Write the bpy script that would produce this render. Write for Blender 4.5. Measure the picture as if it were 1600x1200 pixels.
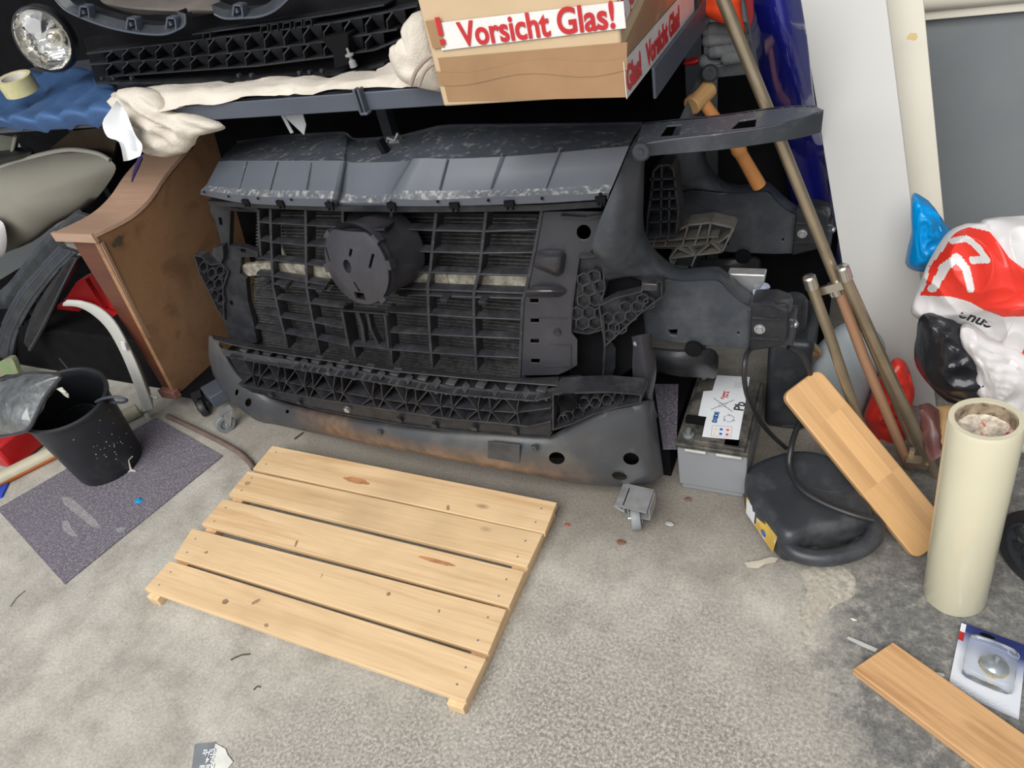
import bpy, bmesh, math, random
from mathutils import Vector, Matrix, noise
random.seed(7)
for o in list(bpy.data.objects): bpy.data.objects.remove(o)
S = bpy.context.scene; COL = S.collection
V = Vector
# ---------------------------------------------------------------- camera
FOC = 1079.0; CAMH = 1.5
v1 = V((-2336, -296, FOC)); v2 = V((628.6, -1028.3, FOC))
AX = (-v1).normalized(); AY = v2 - AX * AX.dot(v2); AY.normalize(); AZ = AX.cross(AY)
if AZ.y > 0: AZ = -AZ
CP = V((0, 0, CAMH))
cam = bpy.data.cameras.new('camera'); co = bpy.data.objects.new('camera', cam); COL.objects.link(co)
cam.sensor_width = 36; cam.lens = 36 * FOC / 1600; cam.clip_start = .02; cam.clip_end = 60
R3 = Matrix(((AX.x, -AX.y, -AX.z), (AY.x, -AY.y, -AY.z), (AZ.x, -AZ.y, -AZ.z)))
co.matrix_world = Matrix.Translation(CP) @ R3.to_4x4()
S.camera = co
# ---------------------------------------------------------------- light
S.view_settings.view_transform = 'Standard'; S.view_settings.look = 'None'
S.view_settings.gamma = 1; S.view_settings.use_curve_mapping = False
S.view_settings.exposure = -0.13
W = bpy.data.worlds.new('sky'); S.world = W; W.use_nodes = True
bg = W.node_tree.nodes['Background']; bg.inputs[0].default_value = (.93, .96, 1, 1); bg.inputs[1].default_value = .85
def area(name, loc, aim, sx, sy, power, col):
    l = bpy.data.lights.new(name, 'AREA'); l.shape = 'RECTANGLE'; l.size = sx; l.size_y = sy; l.energy = power; l.color = col
    o = bpy.data.objects.new(name, l); COL.objects.link(o); o.location = loc
    o.rotation_euler = (V(aim) - V(loc)).to_track_quat('-Z', 'Y').to_euler(); return o
area('open_door_daylight', (-.6, -3.0, 4.6), (-.8, 1.1, .3), 5.0, 4.0, 520, (1, .985, .96))
# ---------------------------------------------------------------- projection helpers (a pixel of the 1600x1200 frame to a point of the place)
def ray(px, py):
    c = V((px - 800, py - 600, FOC)); return V((AX.dot(c), AY.dot(c), AZ.dot(c)))
def P(px, py, y): d = ray(px, py); return CP + d * (y / d.y)
def F(px, py, z=0): d = ray(px, py); return CP + d * ((z - CAMH) / d.z)
def Q(px, py, x): d = ray(px, py); return CP + d * (x / d.x)
def G(px, py, off=0.0, lean=.13, base=1.18):          # the bowed face of the front end
    y = 1.2
    for _ in range(25):
        p = P(px, py, y); u = min(.75, max(-.62, p.x + 1.05)); y = .5 * y + .5 * (base + off + lean * (p.z - .35) + .25 * u * u - .03 * u)
    return P(px, py, y)
def C(px, py, base):                                   # same bow, fixed depth
    return G(px, py, 0, 0, base)
def cr(a, b, c, d, t):
    return .5 * ((2 * b) + (c - a) * t + (2 * a - 5 * b + 4 * c - d) * t * t + (3 * b - a - 3 * c + d) * t ** 3)
def spl(pts, m, closed=False):
    n = len(pts); out = []; rng = n if closed else n - 1
    for i in range(rng):
        if closed: a, b, c, d = [pts[(i + k) % n] for k in (-1, 0, 1, 2)]
        else: a, b, c, d = pts[max(i - 1, 0)], pts[i], pts[i + 1], pts[min(i + 2, n - 1)]
        for k in range(m): out.append(cr(a, b, c, d, k / m))
    if not closed: out.append(pts[-1].copy())
    return out
# ---------------------------------------------------------------- mesh builder
class MB:
    def __init__(s): s.v = []; s.f = []; s.lc = []; s.mi = []
    def add(s, vs, fs, lc=None, mi=0):
        b = len(s.v); s.v += [V(p) for p in vs]; s.lc += [V(p) for p in (lc or vs)]
        s.f += [tuple(b + i for i in f) for f in fs]
        s.mi += (mi if isinstance(mi, list) else [mi] * len(fs)); return s
    def box(s, c, size, ax=None, mi=0):
        ax = ax or (V((1, 0, 0)), V((0, 1, 0)), V((0, 0, 1))); c = V(c); vs = []; lc = []
        for x in (-.5, .5):
            for y in (-.5, .5):
                for z in (-.5, .5):
                    vs.append(c + ax[0] * (x * size[0]) + ax[1] * (y * size[1]) + ax[2] * (z * size[2]))
                    lc.append(V((x * size[0], y * size[1], z * size[2])))
        return s.add(vs, [(0, 1, 3, 2), (4, 6, 7, 5), (0, 4, 5, 1), (2, 3, 7, 6), (0, 2, 6, 4), (1, 5, 7, 3)], lc, mi)
    def hexa(s, t, d, lc=None, mi=0):                   # quad t extruded by vector d
        t = [V(p) for p in t]; d = V(d); L = (t[1] - t[0]).normalized(); N = d.normalized() if d.length else V((0, 0, 1)); B = N.cross(L)
        vs = t + [p + d for p in t]; l = [V(((p - t[0]).dot(L), (p - t[0]).dot(B), (p - t[0]).dot(N))) for p in vs]
        return s.add(vs, [(0, 1, 2, 3), (7, 6, 5, 4), (0, 4, 5, 1), (1, 5, 6, 2), (2, 6, 7, 3), (3, 7, 4, 0)], l if lc is None else lc, mi)
    def prism(s, pts, d, mi=0):
        pts = [V(p) for p in pts]; d = V(d); n = len(pts)
        return s.add(pts + [p + d for p in pts], [tuple(range(n)), tuple(range(2 * n - 1, n - 1, -1))] + [(i, i + n, (i + 1) % n + n, (i + 1) % n) for i in range(n)], None, mi)
    def rib(s, p, q, t=.003, d=.03, yv=V((0, 1, 0)), mi=0):
        p = V(p); q = V(q); n = (q - p).cross(yv)
        if n.length < 1e-6: return s
        n = n.normalized() * t / 2; return s.hexa([p - n, q - n, q + n, p + n], yv * d, None, mi)
    def ribs(s, pts, t=.003, d=.03, yv=V((0, 1, 0)), closed=False, mi=0):
        n = len(pts)
        for i in range(n if closed else n - 1): s.rib(pts[i], pts[(i + 1) % n], t, d, yv, mi)
        return s
    def tube(s, pts, r, n=10, cap=True, mi=0, lcx=True):
        pts = [V(p) for p in pts]; m = len(pts); rs = r if isinstance(r, (list, tuple)) else [r] * m
        vs = []; lc = []; up = None; L = 0
        for i, p in enumerate(pts):
            t = (pts[min(i + 1, m - 1)] - pts[max(i - 1, 0)]).normalized()
            if up is None: up = t.orthogonal().normalized()
            up = (up - t * up.dot(t)).normalized(); w = t.cross(up)
            if i: L += (p - pts[i - 1]).length
            for k in range(n):
                a = 2 * math.pi * k / n; vs.append(p + (up * math.cos(a) + w * math.sin(a)) * rs[i]); lc.append(V((L, math.cos(a) * rs[i], math.sin(a) * rs[i])))
        fs = [(i * n + k, i * n + (k + 1) % n, (i + 1) * n + (k + 1) % n, (i + 1) * n + k) for i in range(m - 1) for k in range(n)]
        if cap: fs += [tuple(range(n - 1, -1, -1)), tuple((m - 1) * n + k for k in range(n))]
        return s.add(vs, fs, lc, mi)
    def lathe(s, c, ax, prof, n=32, closed=False, mi=0, sy=1.0, up=None):     # prof: (radius, height)
        c = V(c); ax = V(ax).normalized(); u = (V(up) - ax * ax.dot(V(up))).normalized() if up else ax.orthogonal().normalized(); w = ax.cross(u); vs = []; m = len(prof)
        for r, h in prof:
            for k in range(n):
                a = 2 * math.pi * k / n; vs.append(c + ax * h + u * (math.cos(a) * max(r, 1e-5)) + w * (math.sin(a) * max(r, 1e-5) * sy))
        rg = m if closed else m - 1
        fs = [(i * n + k, i * n + (k + 1) % n, ((i + 1) % m) * n + (k + 1) % n, ((i + 1) % m) * n + k) for i in range(rg) for k in range(n)]
        return s.add(vs, fs, None, mi)
    def grid(s, g, th=None, closed_u=False, fn=None, mif=None):   # g rows of points; th thickness vector -> closed solid
        R = len(g); Cn = len(g[0]); top = [V(p) for r in g for p in r]; fs = []; mi = []
        cu = Cn if closed_u else Cn - 1
        for i in range(R - 1):
            for j in range(cu):
                fs.append((i * Cn + j, i * Cn + (j + 1) % Cn, (i + 1) * Cn + (j + 1) % Cn, (i + 1) * Cn + j)); mi.append(mif(i, j) if mif else 0)
        vs = top; lc = [V((j * .01, i * .01, 0)) for i in range(R) for j in range(Cn)]
        if th is not None:
            th = V(th); n = len(top); nf = len(fs); vs = top + [p + th for p in top]; lc = lc + lc
            fs += [tuple(n + k for k in reversed(f)) for f in fs[:nf]]; mi += mi[:nf]
            e = []
            for j in range(cu): e += [(j, (j + 1) % Cn), ((R - 1) * Cn + (j + 1) % Cn, (R - 1) * Cn + j)]
            if not closed_u:
                for i in range(R - 1): e += [((i + 1) * Cn, i * Cn), (i * Cn + Cn - 1, (i + 1) * Cn + Cn - 1)]
            fs += [(a, a + n, b + n, b) for a, b in e]; mi += [0] * len(e)
        return s.add(vs, fs, None, mi)
    def sgrid(s, rows, mu=4, mv=4, th=None, mif=None, disp=None):
        a = [spl(r, mu) for r in rows]; cols = [spl([a[i][j] for i in range(len(a))], mv) for j in range(len(a[0]))]
        g = [[cols[j][i] for j in range(len(cols))] for i in range(len(cols[0]))]
        if disp: g = [[disp(p) for p in r] for r in g]
        return s.grid(g, th, mif=mif)
    def plate(s, outline, holes=(), d=(0, .003, 0), mi=0):       # polygon with holes, extruded by d
        bm = bmesh.new(); d = V(d)
        loops = [[V(p) for p in outline]] + [[V(p) for p in h] for h in holes]
        es = []; lv = []
        for lp in loops:
            vv = [bm.verts.new(p) for p in lp]; lv.append(vv)
            es += [bm.edges.new((vv[i], vv[(i + 1) % len(vv)])) for i in range(len(vv))]
        bmesh.ops.triangle_fill(bm, use_beauty=True, use_dissolve=False, edges=es)
        bm.verts.index_update(); vs = [v.co.copy() for v in bm.verts]; fs = [tuple(v.index for v in f.verts) for f in bm.faces]
        n = len(vs); out = vs + [p + d for p in vs]; F2 = fs + [tuple(n + k for k in reversed(f)) for f in fs]
        for vv in lv:
            ids = [v.index for v in vv]; F2 += [(ids[i], ids[i] + n, ids[(i + 1) % len(ids)] + n, ids[(i + 1) % len(ids)]) for i in range(len(ids))]
        bm.free(); return s.add(out, F2, None, mi)
    def pillow(s, out, c, fwd, back=None, rings=9, disp=None, mif=None, pw=.5):   # closed outline of 3D points bulging along fwd
        n = len(out); c = V(c); fwd = V(fwd); back = V(back) if back is not None else -fwd * .6; vs = [c + fwd]; fs = []
        def ring(t, vec):
            k = 1 - (1 - t) ** 1.0; h = (1 - k * k) ** pw
            return [c + (V(p) - c) * k + vec * h for p in out]
        for r in range(1, rings + 1): vs += ring(r / rings, fwd)
        for r in range(rings - 1, 0, -2): vs += ring(r / rings, back)
        m = (len(vs) - 1) // n; vs.append(c + back); last = len(vs) - 1
        fs += [(0, 1 + k, 1 + (k + 1) % n) for k in range(n)]
        for i in range(m - 1): fs += [(1 + i * n + k, 1 + i * n + (k + 1) % n, 1 + (i + 1) * n + (k + 1) % n, 1 + (i + 1) * n + k) for k in range(n)]
        fs += [(1 + (m - 1) * n + (k + 1) % n, 1 + (m - 1) * n + k, last) for k in range(n)]
        mi = [0] * len(fs)
        if mif:
            for q, f in enumerate(fs): mi[q] = mif(sum((vs[i] for i in f), V()) / len(f))
        if disp: vs = [disp(p) for p in vs]
        return s.add(vs, fs, None, mi)
    def rprism(s, out, h, r, n=5, mi=0):                # rounded prism: outline extruded by h with rounded rims
        m = len(out); out = [V(p) for p in out]; c = sum(out, V()) / m; h = V(h); H = h.length; hu = h.normalized(); vs = []
        prof = [(r * (1 - math.sin(math.pi / 2 * k / n)), r * (1 - math.cos(math.pi / 2 * k / n))) for k in range(n + 1)]
        prof = prof + [(a, H - b) for a, b in reversed(prof)]
        for ins, z in prof:
            for p in out:
                q = p - c; L = q.length; vs.append(c + q * max(0, 1 - ins / L) + hu * z)
        R = len(prof); fs = [(i * m + k, i * m + (k + 1) % m, (i + 1) * m + (k + 1) % m, (i + 1) * m + k) for i in range(R - 1) for k in range(m)]
        vs += [c.copy(), c + h]; fs += [(len(vs) - 2, (k + 1) % m, k) for k in range(m)] + [(len(vs) - 1, (R - 1) * m + k, (R - 1) * m + (k + 1) % m) for k in range(m)]
        return s.add(vs, fs, None, mi)
    def build(s, name, mats, parent=None, label=None, bev=0, smooth=35, loc=None, seg=2, sub=0):
        me = bpy.data.meshes.new(name); off = V((0, 0, 0))
        q = parent
        while q is not None: off += q.location; q = q.parent
        if parent is None:
            off = V(loc) if loc is not None else V((sum(p.x for p in s.v) / len(s.v), sum(p.y for p in s.v) / len(s.v), min(p.z for p in s.v)))
        me.from_pydata([p - off for p in s.v], [], s.f)
        bm = bmesh.new(); bm.from_mesh(me); bmesh.ops.recalc_face_normals(bm, faces=bm.faces); bm.to_mesh(me); bm.free()
        at = me.attributes.new('lc', 'FLOAT_VECTOR', 'POINT'); at.data.foreach_set('vector', [c for p in s.lc for c in p])
        for m in (mats if isinstance(mats, (list, tuple)) else [mats]): me.materials.append(m)
        me.polygons.foreach_set('material_index', s.mi[:len(me.polygons)])
        if smooth: me.polygons.foreach_set('use_smooth', [True] * len(me.polygons)); me.set_sharp_from_angle(angle=math.radians(smooth))
        o = bpy.data.objects.new(name, me); COL.objects.link(o)
        if parent is None: o.location = off
        else: o.parent = parent
        if bev:
            b = o.modifiers.new('bevel', 'BEVEL'); b.width = bev; b.segments = seg; b.limit_method = 'ANGLE'; b.angle_limit = math.radians(40); b.use_clamp_overlap = True
        if sub:
            b = o.modifiers.new('sub', 'SUBSURF'); b.levels = sub; b.render_levels = sub
        if label: o['label'] = label
        return o
def tag(o, label, cat, group=None, kind=None):
    o['label'] = label; o['category'] = cat
    if group: o['group'] = group
    if kind: o['kind'] = kind
    return o
def thing(name, label, cat, loc, group=None):
    o = bpy.data.objects.new(name, None); COL.objects.link(o); o.location = loc; o.empty_display_size = .05
    return tag(o, label, cat, group)
def struct(o): o['kind'] = 'structure'; return o
def bake(o):                                             # apply modifiers of o
    bpy.context.view_layer.update(); dg = bpy.context.evaluated_depsgraph_get()
    me = bpy.data.meshes.new_from_object(o.evaluated_get(dg)); o.modifiers.clear(); o.data = me
def cut(o, cutters):
    mods = []
    for i, c in enumerate(cutters):
        m = o.modifiers.new('cut', 'BOOLEAN'); m.operation = 'DIFFERENCE'; m.solver = 'EXACT'; m.object = c
    bake(o)
    for c in cutters: bpy.data.objects.remove(c)
def text(body, name, origin, xd, yd, size, mat, parent, th=.0006, sx=1.0, label=None, bold=0.0, proud=.0008, align='LEFT'):
    cu = bpy.data.curves.new('t', 'FONT'); cu.body = body; cu.size = size; cu.extrude = th; cu.offset = bold; cu.align_x = align
    t = bpy.data.objects.new('t', cu); COL.objects.link(t); bpy.context.view_layer.update()
    me = bpy.data.meshes.new_from_object(t.evaluated_get(bpy.context.evaluated_depsgraph_get())); bpy.data.objects.remove(t)
    xd = V(xd).normalized(); yd = V(yd); yd = (yd - xd * xd.dot(yd)).normalized(); zd = xd.cross(yd); origin = V(origin)
    mb = MB(); mb.add([origin + xd * (v.co.x * sx) + yd * v.co.y + zd * (v.co.z + proud) for v in me.vertices], [tuple(p.vertices) for p in me.polygons])
    return mb.build(name, mat, parent, label, smooth=0)
def inpoly(x, y, poly):
    r = False; n = len(poly)
    for i in range(n):
        a = poly[i]; b = poly[i - 1]
        if (a[1] > y) != (b[1] > y) and x < (b[0] - a[0]) * (y - a[1]) / (b[1] - a[1]) + a[0]: r = not r
    return r
def proj(p):
    d = V(p) - CP; c = AX * d.x + AY * d.y + AZ * d.z; return 800 + FOC * c.x / c.z, 600 + FOC * c.y / c.z
def crumple(amp, sc, seed=0, amp2=0):
    def f(p):
        q = p * sc + V((seed, seed * 1.7, 0)); a = noise.noise_vector(q) * amp
        w = abs(noise.noise(q * 1.9 + V((3, 1, 7)))); w2 = abs(noise.noise(q * 4.1))
        return p + a + V((0, -1, .6)) * ((.25 - w) * amp * 1.6 + (.2 - w2) * amp2)
    return f
# ---------------------------------------------------------------- materials
def nt(name):
    m = bpy.data.materials.new(name); m.use_nodes = True; t = m.node_tree; b = t.nodes['Principled BSDF']; return m, t, b
def N(t, ty, **k):
    n = t.nodes.new(ty)
    for a, v in k.items(): setattr(n, a, v)
    return n
def ramp(t, src, stops):
    r = N(t, 'ShaderNodeValToRGB'); e = r.color_ramp.elements
    while len(e) < len(stops): e.new(.5)
    for i, (p, c) in enumerate(stops): e[i].position = p; e[i].color = (*c, 1) if len(c) == 3 else c
    t.links.new(src, r.inputs[0]); return r.outputs[0]
def mix(t, fac, a, b, bt='MIX'):
    m = N(t, 'ShaderNodeMix', data_type='RGBA', blend_type=bt)
    for i, s in ((0, fac), (6, a), (7, b)):
        if hasattr(s, 'is_linked') or isinstance(s, bpy.types.NodeSocket): t.links.new(s, m.inputs[i])
        elif isinstance(s, (int, float)): m.inputs[i].default_value = s
        else: m.inputs[i].default_value = (*s, 1)
    return m.outputs[2]
def nz(t, vec, scale, detail=4, rough=.55, dist=0, mp=None):
    if mp:
        q = N(t, 'ShaderNodeMapping'); q.inputs['Scale'].default_value = mp; t.links.new(vec, q.inputs[0]); vec = q.outputs[0]
    n = N(t, 'ShaderNodeTexNoise'); n.inputs['Scale'].default_value = scale; n.inputs['Detail'].default_value = detail; n.inputs['Roughness'].default_value = rough; n.inputs['Distortion'].default_value = dist
    t.links.new(vec, n.inputs['Vector']); return n.outputs[0]
def bump(t, b, h, s, d=.002):
    q = N(t, 'ShaderNodeBump'); q.inputs['Strength'].default_value = s; q.inputs['Distance'].default_value = d; t.links.new(h, q.inputs['Height']); t.links.new(q.outputs[0], b.inputs['Normal'])
def sc(c, k): return tuple(min(1, x * k) for x in c)
def M(name, col, rough=.5, metal=0, var=.2, scale=12, bmp=.15, bs=90, dust=None, spec=.5, coat=0, trans=0, ior=1.45, alpha=1, bd=.002):
    m, t, b = nt(name); tc = N(t, 'ShaderNodeTexCoord').outputs['Object']
    n = nz(t, tc, scale); c = ramp(t, n, [(.3, sc(col, 1 - var)), (.7, sc(col, 1 + var))])
    if dust:
        dn = nz(t, tc, dust[2], 8, .7); f = ramp(t, dn, [(dust[3] if len(dust) > 3 else .5, (0, 0, 0)), ((dust[4] if len(dust) > 4 else .75), (dust[1],) * 3)]); c = mix(t, f, c, dust[0])
    t.links.new(c, b.inputs['Base Color']); b.inputs['Roughness'].default_value = rough; b.inputs['Metallic'].default_value = metal
    b.inputs['Specular IOR Level'].default_value = spec; b.inputs['Coat Weight'].default_value = coat; b.inputs['Transmission Weight'].default_value = trans; b.inputs['IOR'].default_value = ior; b.inputs['Alpha'].default_value = alpha
    if bmp: bump(t, b, nz(t, tc, bs, 5), bmp, bd)
    return m
def WOOD(name, c1, c2, ring=18, stretch=.06, rough=.6, knots=True, dirt=.25, staves=0):
    m, t, b = nt(name); a = N(t, 'ShaderNodeAttribute', attribute_name='lc').outputs['Vector']
    oi = N(t, 'ShaderNodeObjectInfo'); ad = N(t, 'ShaderNodeVectorMath', operation='MULTIPLY_ADD'); ad.inputs[1].default_value = (1, 1, 1)
    ml = N(t, 'ShaderNodeVectorMath', operation='SCALE'); ml.inputs[0].default_value = (7, 3, 5); t.links.new(oi.outputs['Random'], ml.inputs['Scale'])
    t.links.new(a, ad.inputs[0]); t.links.new(ml.outputs[0], ad.inputs[2]); v = ad.outputs[0]
    g = nz(t, v, ring, 6, .6, .6, (stretch, 1, 1)); fine = nz(t, v, 160, 3, .6, 0, (.03, 1, 1)); big = nz(t, v, 3, 3)
    c = ramp(t, g, [(.3, c2), (.45, c1), (.55, sc(c1, 1.08)), (.68, sc(c2, 1.05))])
    c = mix(t, .25, c, ramp(t, fine, [(.3, sc(c2, .75)), (.7, sc(c1, 1.1))]))
    if staves:
        sp = N(t, 'ShaderNodeSeparateXYZ'); t.links.new(a, sp.inputs[0]); mm = N(t, 'ShaderNodeMath', operation='MULTIPLY'); mm.inputs[1].default_value = staves; t.links.new(sp.outputs[1], mm.inputs[0])
        fl = N(t, 'ShaderNodeMath', operation='FLOOR'); t.links.new(mm.outputs[0], fl.inputs[0]); m3 = N(t, 'ShaderNodeMath', operation='MULTIPLY_ADD'); m3.inputs[1].default_value = 5.3; t.links.new(fl.outputs[0], m3.inputs[2]); t.links.new(sp.outputs[0], m3.inputs[0]); 
        f2 = N(t, 'ShaderNodeMath', operation='FLOOR'); t.links.new(m3.outputs[0], f2.inputs[0]); cb = N(t, 'ShaderNodeCombineXYZ'); t.links.new(fl.outputs[0], cb.inputs[0]); t.links.new(f2.outputs[0], cb.inputs[1])
        wn = N(t, 'ShaderNodeTexWhiteNoise', noise_dimensions='3D'); t.links.new(cb.outputs[0], wn.inputs[0]); c = mix(t, .55, c, ramp(t, wn.outputs[0], [(0, sc(c2, .9)), (1, sc(c1, 1.05))]))
    if knots:
        q = N(t, 'ShaderNodeMapping'); q.inputs['Scale'].default_value = (4, 9, 9); t.links.new(v, q.inputs[0]); vo = N(t, 'ShaderNodeTexVoronoi'); vo.inputs['Scale'].default_value = 1; t.links.new(q.outputs[0], vo.inputs['Vector'])
        c = mix(t, ramp(t, vo.outputs['Distance'], [(.03, (.8,) * 3), (.11, (0, 0, 0))]), c, sc(c2, .42))
    if dirt: c = mix(t, ramp(t, big, [(.5, (0, 0, 0)), (.75, (dirt,) * 3)]), c, sc(c2, .55))
    t.links.new(c, b.inputs['Base Color']); b.inputs['Roughness'].default_value = rough; bump(t, b, fine, .25, .001); return m
BLK = (.022, .023, .027)
m_pl = M('black_plastic', (.017, .018, .021), .36, var=.3, scale=25, bmp=.12, bs=220, dust=((.11, .105, .10), .22, 14, .5, .85), spec=.4)
m_pl2 = M('satin_black_plastic', (.030, .029, .034), .26, var=.2, scale=9, bmp=.04, dust=((.12, .105, .11), .25, 7, .5, .85))
m_grille = M('grille_plastic', (.024, .024, .028), .36, var=.3, scale=30, bmp=.1, dust=((.12, .115, .11), .35, 18, .5, .85))
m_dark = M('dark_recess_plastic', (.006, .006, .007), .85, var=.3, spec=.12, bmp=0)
m_pan = M('dusty_panel_plastic', (.075, .083, .10), .38, var=.12, scale=5, bmp=.1, bs=260, dust=((.24, .24, .23), .7, 60, .56, .72))
m_carr = M('carrier_plastic', (.030, .034, .041), .42, var=.25, scale=8, bmp=.12, bs=160, dust=((.12, .125, .13), .5, 9, .45, .8))
def steel_mat():
    m, t, b = nt('primed_steel'); tc = N(t, 'ShaderNodeTexCoord').outputs['Object']; n = nz(t, tc, 6, 6)
    c = ramp(t, n, [(.3, (.038, .040, .045)), (.55, (.052, .054, .058)), (.75, (.10, .095, .085))]); s = N(t, 'ShaderNodeSeparateXYZ'); t.links.new(tc, s.inputs[0])
    def mr(src, a, b_):
        q = N(t, 'ShaderNodeMapRange'); q.inputs[1].default_value = a; q.inputs[2].default_value = b_; t.links.new(src, q.inputs[0]); return q.outputs[0]
    m1 = N(t, 'ShaderNodeMath', operation='MULTIPLY'); t.links.new(mr(s.outputs[2], .07, .0), m1.inputs[0]); m0 = N(t, 'ShaderNodeMath', operation='MULTIPLY'); t.links.new(mr(s.outputs[0], .55, .2), m0.inputs[0]); t.links.new(mr(s.outputs[0], -.62, -.35), m0.inputs[1]); t.links.new(m0.outputs[0], m1.inputs[1])
    m2 = N(t, 'ShaderNodeMath', operation='MULTIPLY'); t.links.new(m1.outputs[0], m2.inputs[0]); t.links.new(ramp(t, n, [(.3, (.25,) * 3), (.6, (1, 1, 1))]), m2.inputs[1])
    c = mix(t, m2.outputs[0], c, ramp(t, nz(t, tc, 30, 5), [(.35, (.12, .075, .045)), (.65, (.26, .15, .085))]))
    t.links.new(c, b.inputs['Base Color']); b.inputs['Roughness'].default_value = .38; bump(t, b, nz(t, tc, 60, 5), .12); return m
m_steel = steel_mat()
m_rad = M('radiator_fins', (.012, .012, .013), .6, var=.5, scale=60)
m_fin = M('radiator_tubes', (.05, .05, .05), .5, var=.5, scale=80)
m_beam = M('dirty_aluminium', (.36, .34, .28), .55, .2, var=.3, scale=20, dust=((.09, .07, .045), .9, 25, .4, .65))
m_shelf = M('grey_painted_steel', (.060, .068, .088), .45, var=.12, scale=5, bmp=.05)
m_card = M('cardboard', (.44, .325, .20), .75, var=.08, scale=5, bmp=.2, bs=50)
m_brown = M('brown_packing_tape', (.27, .155, .075), .28, var=.12, scale=9, bmp=.35, bs=18, bd=.004, coat=.3)
m_wt = M('white_packing_tape', (.60, .58, .56), .25, var=.05, scale=9, bmp=.3, bs=14, bd=.004, coat=.3)
m_redp = M('red_print', (.42, .02, .022), .35, var=.1, bmp=0)
m_fleece = M('cream_fleece', (.54, .49, .42), .95, var=.10, scale=9, bmp=.6, bs=240, bd=.003)
m_blue = M('blue_quilt', (.035, .085, .20), .6, var=.15, scale=6, bmp=.4, bs=90)
m_white = M('white_laminate', (.59, .58, .555), .35, var=.03, scale=2, bmp=0, dust=((.35, .28, .15), .6, 8, .74, .8))
m_cream = M('cream_laminate', (.68, .64, .54), .4, var=.04, scale=2, bmp=0, dust=((.45, .35, .16), .8, 3, .72, .76))
m_gwall = M('grey_wall_paint', (.20, .215, .225), .55, var=.10, scale=1.6, bmp=.1, bs=40, dust=((.24, .25, .255), .6, 3, .5, .8))
m_roll = M('cream_film_roll', (.60, .56, .41), .3, var=.05, scale=3, bmp=.04, bs=20, coat=.5)
m_label = M('white_label', (.68, .70, .72), .35, var=.04, bmp=0)
m_ink = M('black_print', (.02, .02, .022), .5, bmp=0)
m_batt = M('battery_lid', (.03, .028, .026), .6, var=.3, scale=18, dust=((.16, .145, .12), .75, 22, .4, .7))
m_bcase = M('battery_case', (.22, .23, .245), .45, var=.08, scale=4, dust=((.2, .18, .15), .6, 6, .55, .8))
m_can = M('jerrycan_plastic', (.030, .033, .038), .38, var=.25, scale=7, bmp=.15, bs=50, dust=((.12, .118, .11), .55, 9, .5, .75))
m_rub = M('black_rubber', (.022, .022, .024), .45, var=.2, bmp=.05)
m_brass = M('brass_tube', (.36, .29, .20), .32, .75, var=.15, scale=12, bmp=.05)
m_chrome = M('polished_metal', (.62, .58, .50), .22, .9, var=.05, bmp=.03)
m_zinc = M('zinc_plate', (.45, .45, .45), .38, .7, var=.2, scale=30)
m_bag = M('white_plastic_bag', (.60, .58, .575), .32, var=.03, scale=5, bmp=.35, bs=16, bd=.006)
m_bagr = M('red_print_bag', (.66, .035, .022), .32, var=.08, scale=5, bmp=.35, bs=16, bd=.006)
m_bagb = M('blue_plastic_bag', (.0, .27, .66), .32, var=.12, scale=7, bmp=.35, bs=20, bd=.006)
m_bagk = M('black_plastic_bag', (.016, .017, .021), .25, var=.2, scale=7, bmp=.5, bs=14, bd=.008)
m_bpaint = M('dark_blue_car_paint', (.008, .010, .15), .12, .1, var=.1, bmp=0, coat=1)
m_glove = M('grey_knit_glove', (.13, .135, .14), .9, var=.2, scale=60, bmp=.8, bs=300)
m_rag = M('orange_red_cloth', (.80, .065, .01), .75, var=.1, bmp=.2)
m_red = M('red_plastic', (.42, .012, .014), .35, var=.15, scale=6)
m_can_g = M('grey_canister', (.36, .40, .42), .4, var=.15, scale=6, dust=((.4, .42, .42), .5, 6, .5, .7))
m_bumpw = M('pale_grey_paint', (.47, .475, .44), .35, var=.05, scale=4, bmp=.02)
m_seat = M('taupe_leatherette', (.30, .285, .235), .5, var=.06, scale=3, bmp=.05)
m_piping = M('pale_piping', (.50, .49, .43), .5, var=.05)
m_mat = M('carpet_underlay', (.125, .112, .142), .95, var=.3, scale=160, bmp=1, bs=400, dust=((.33, .30, .31), .85, 150, .48, .64))
m_caster = M('grey_caster_rubber', (.19, .20, .205), .5, var=.15)
m_glass = M('clear_lens', (.95, .96, .96), .04, trans=1, ior=1.45, var=0, bmp=0)
m_refl = M('chrome_reflector', (.72, .70, .66), .15, 1, var=.2, scale=25, bmp=.5, bs=12, bd=.02)
m_blist = M('clear_blister', (.9, .92, .95), .08, trans=.95, ior=1.3, var=0, bmp=0)
w_pal = WOOD('pine_board', (.69, .49, .28), (.53, .33, .16), 16, dirt=.35)
w_lam = WOOD('oiled_laminated_board', (.64, .385, .17), (.40, .215, .09), 16, knots=False, rough=.32, staves=45)
w_plank = WOOD('old_pine_plank', (.58, .34, .16), (.32, .155, .062), 26, rough=.55, dirt=.5)
w_cab = WOOD('cabinet_veneer', (.34, .19, .10), (.22, .12, .06), 7, .12, rough=.35, knots=False, dirt=.3)
w_cabt = WOOD('worn_cabinet_top', (.38, .245, .17), (.30, .18, .12), 9, .1, rough=.45, knots=False)
w_cabr = WOOD('reddish_cabinet_front', (.12, .040, .022), (.085, .027, .015), 9, .1, rough=.4, knots=False)
w_mal = WOOD('mallet_wood', (.50, .29, .12), (.36, .18, .06), 20, knots=False)
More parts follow.
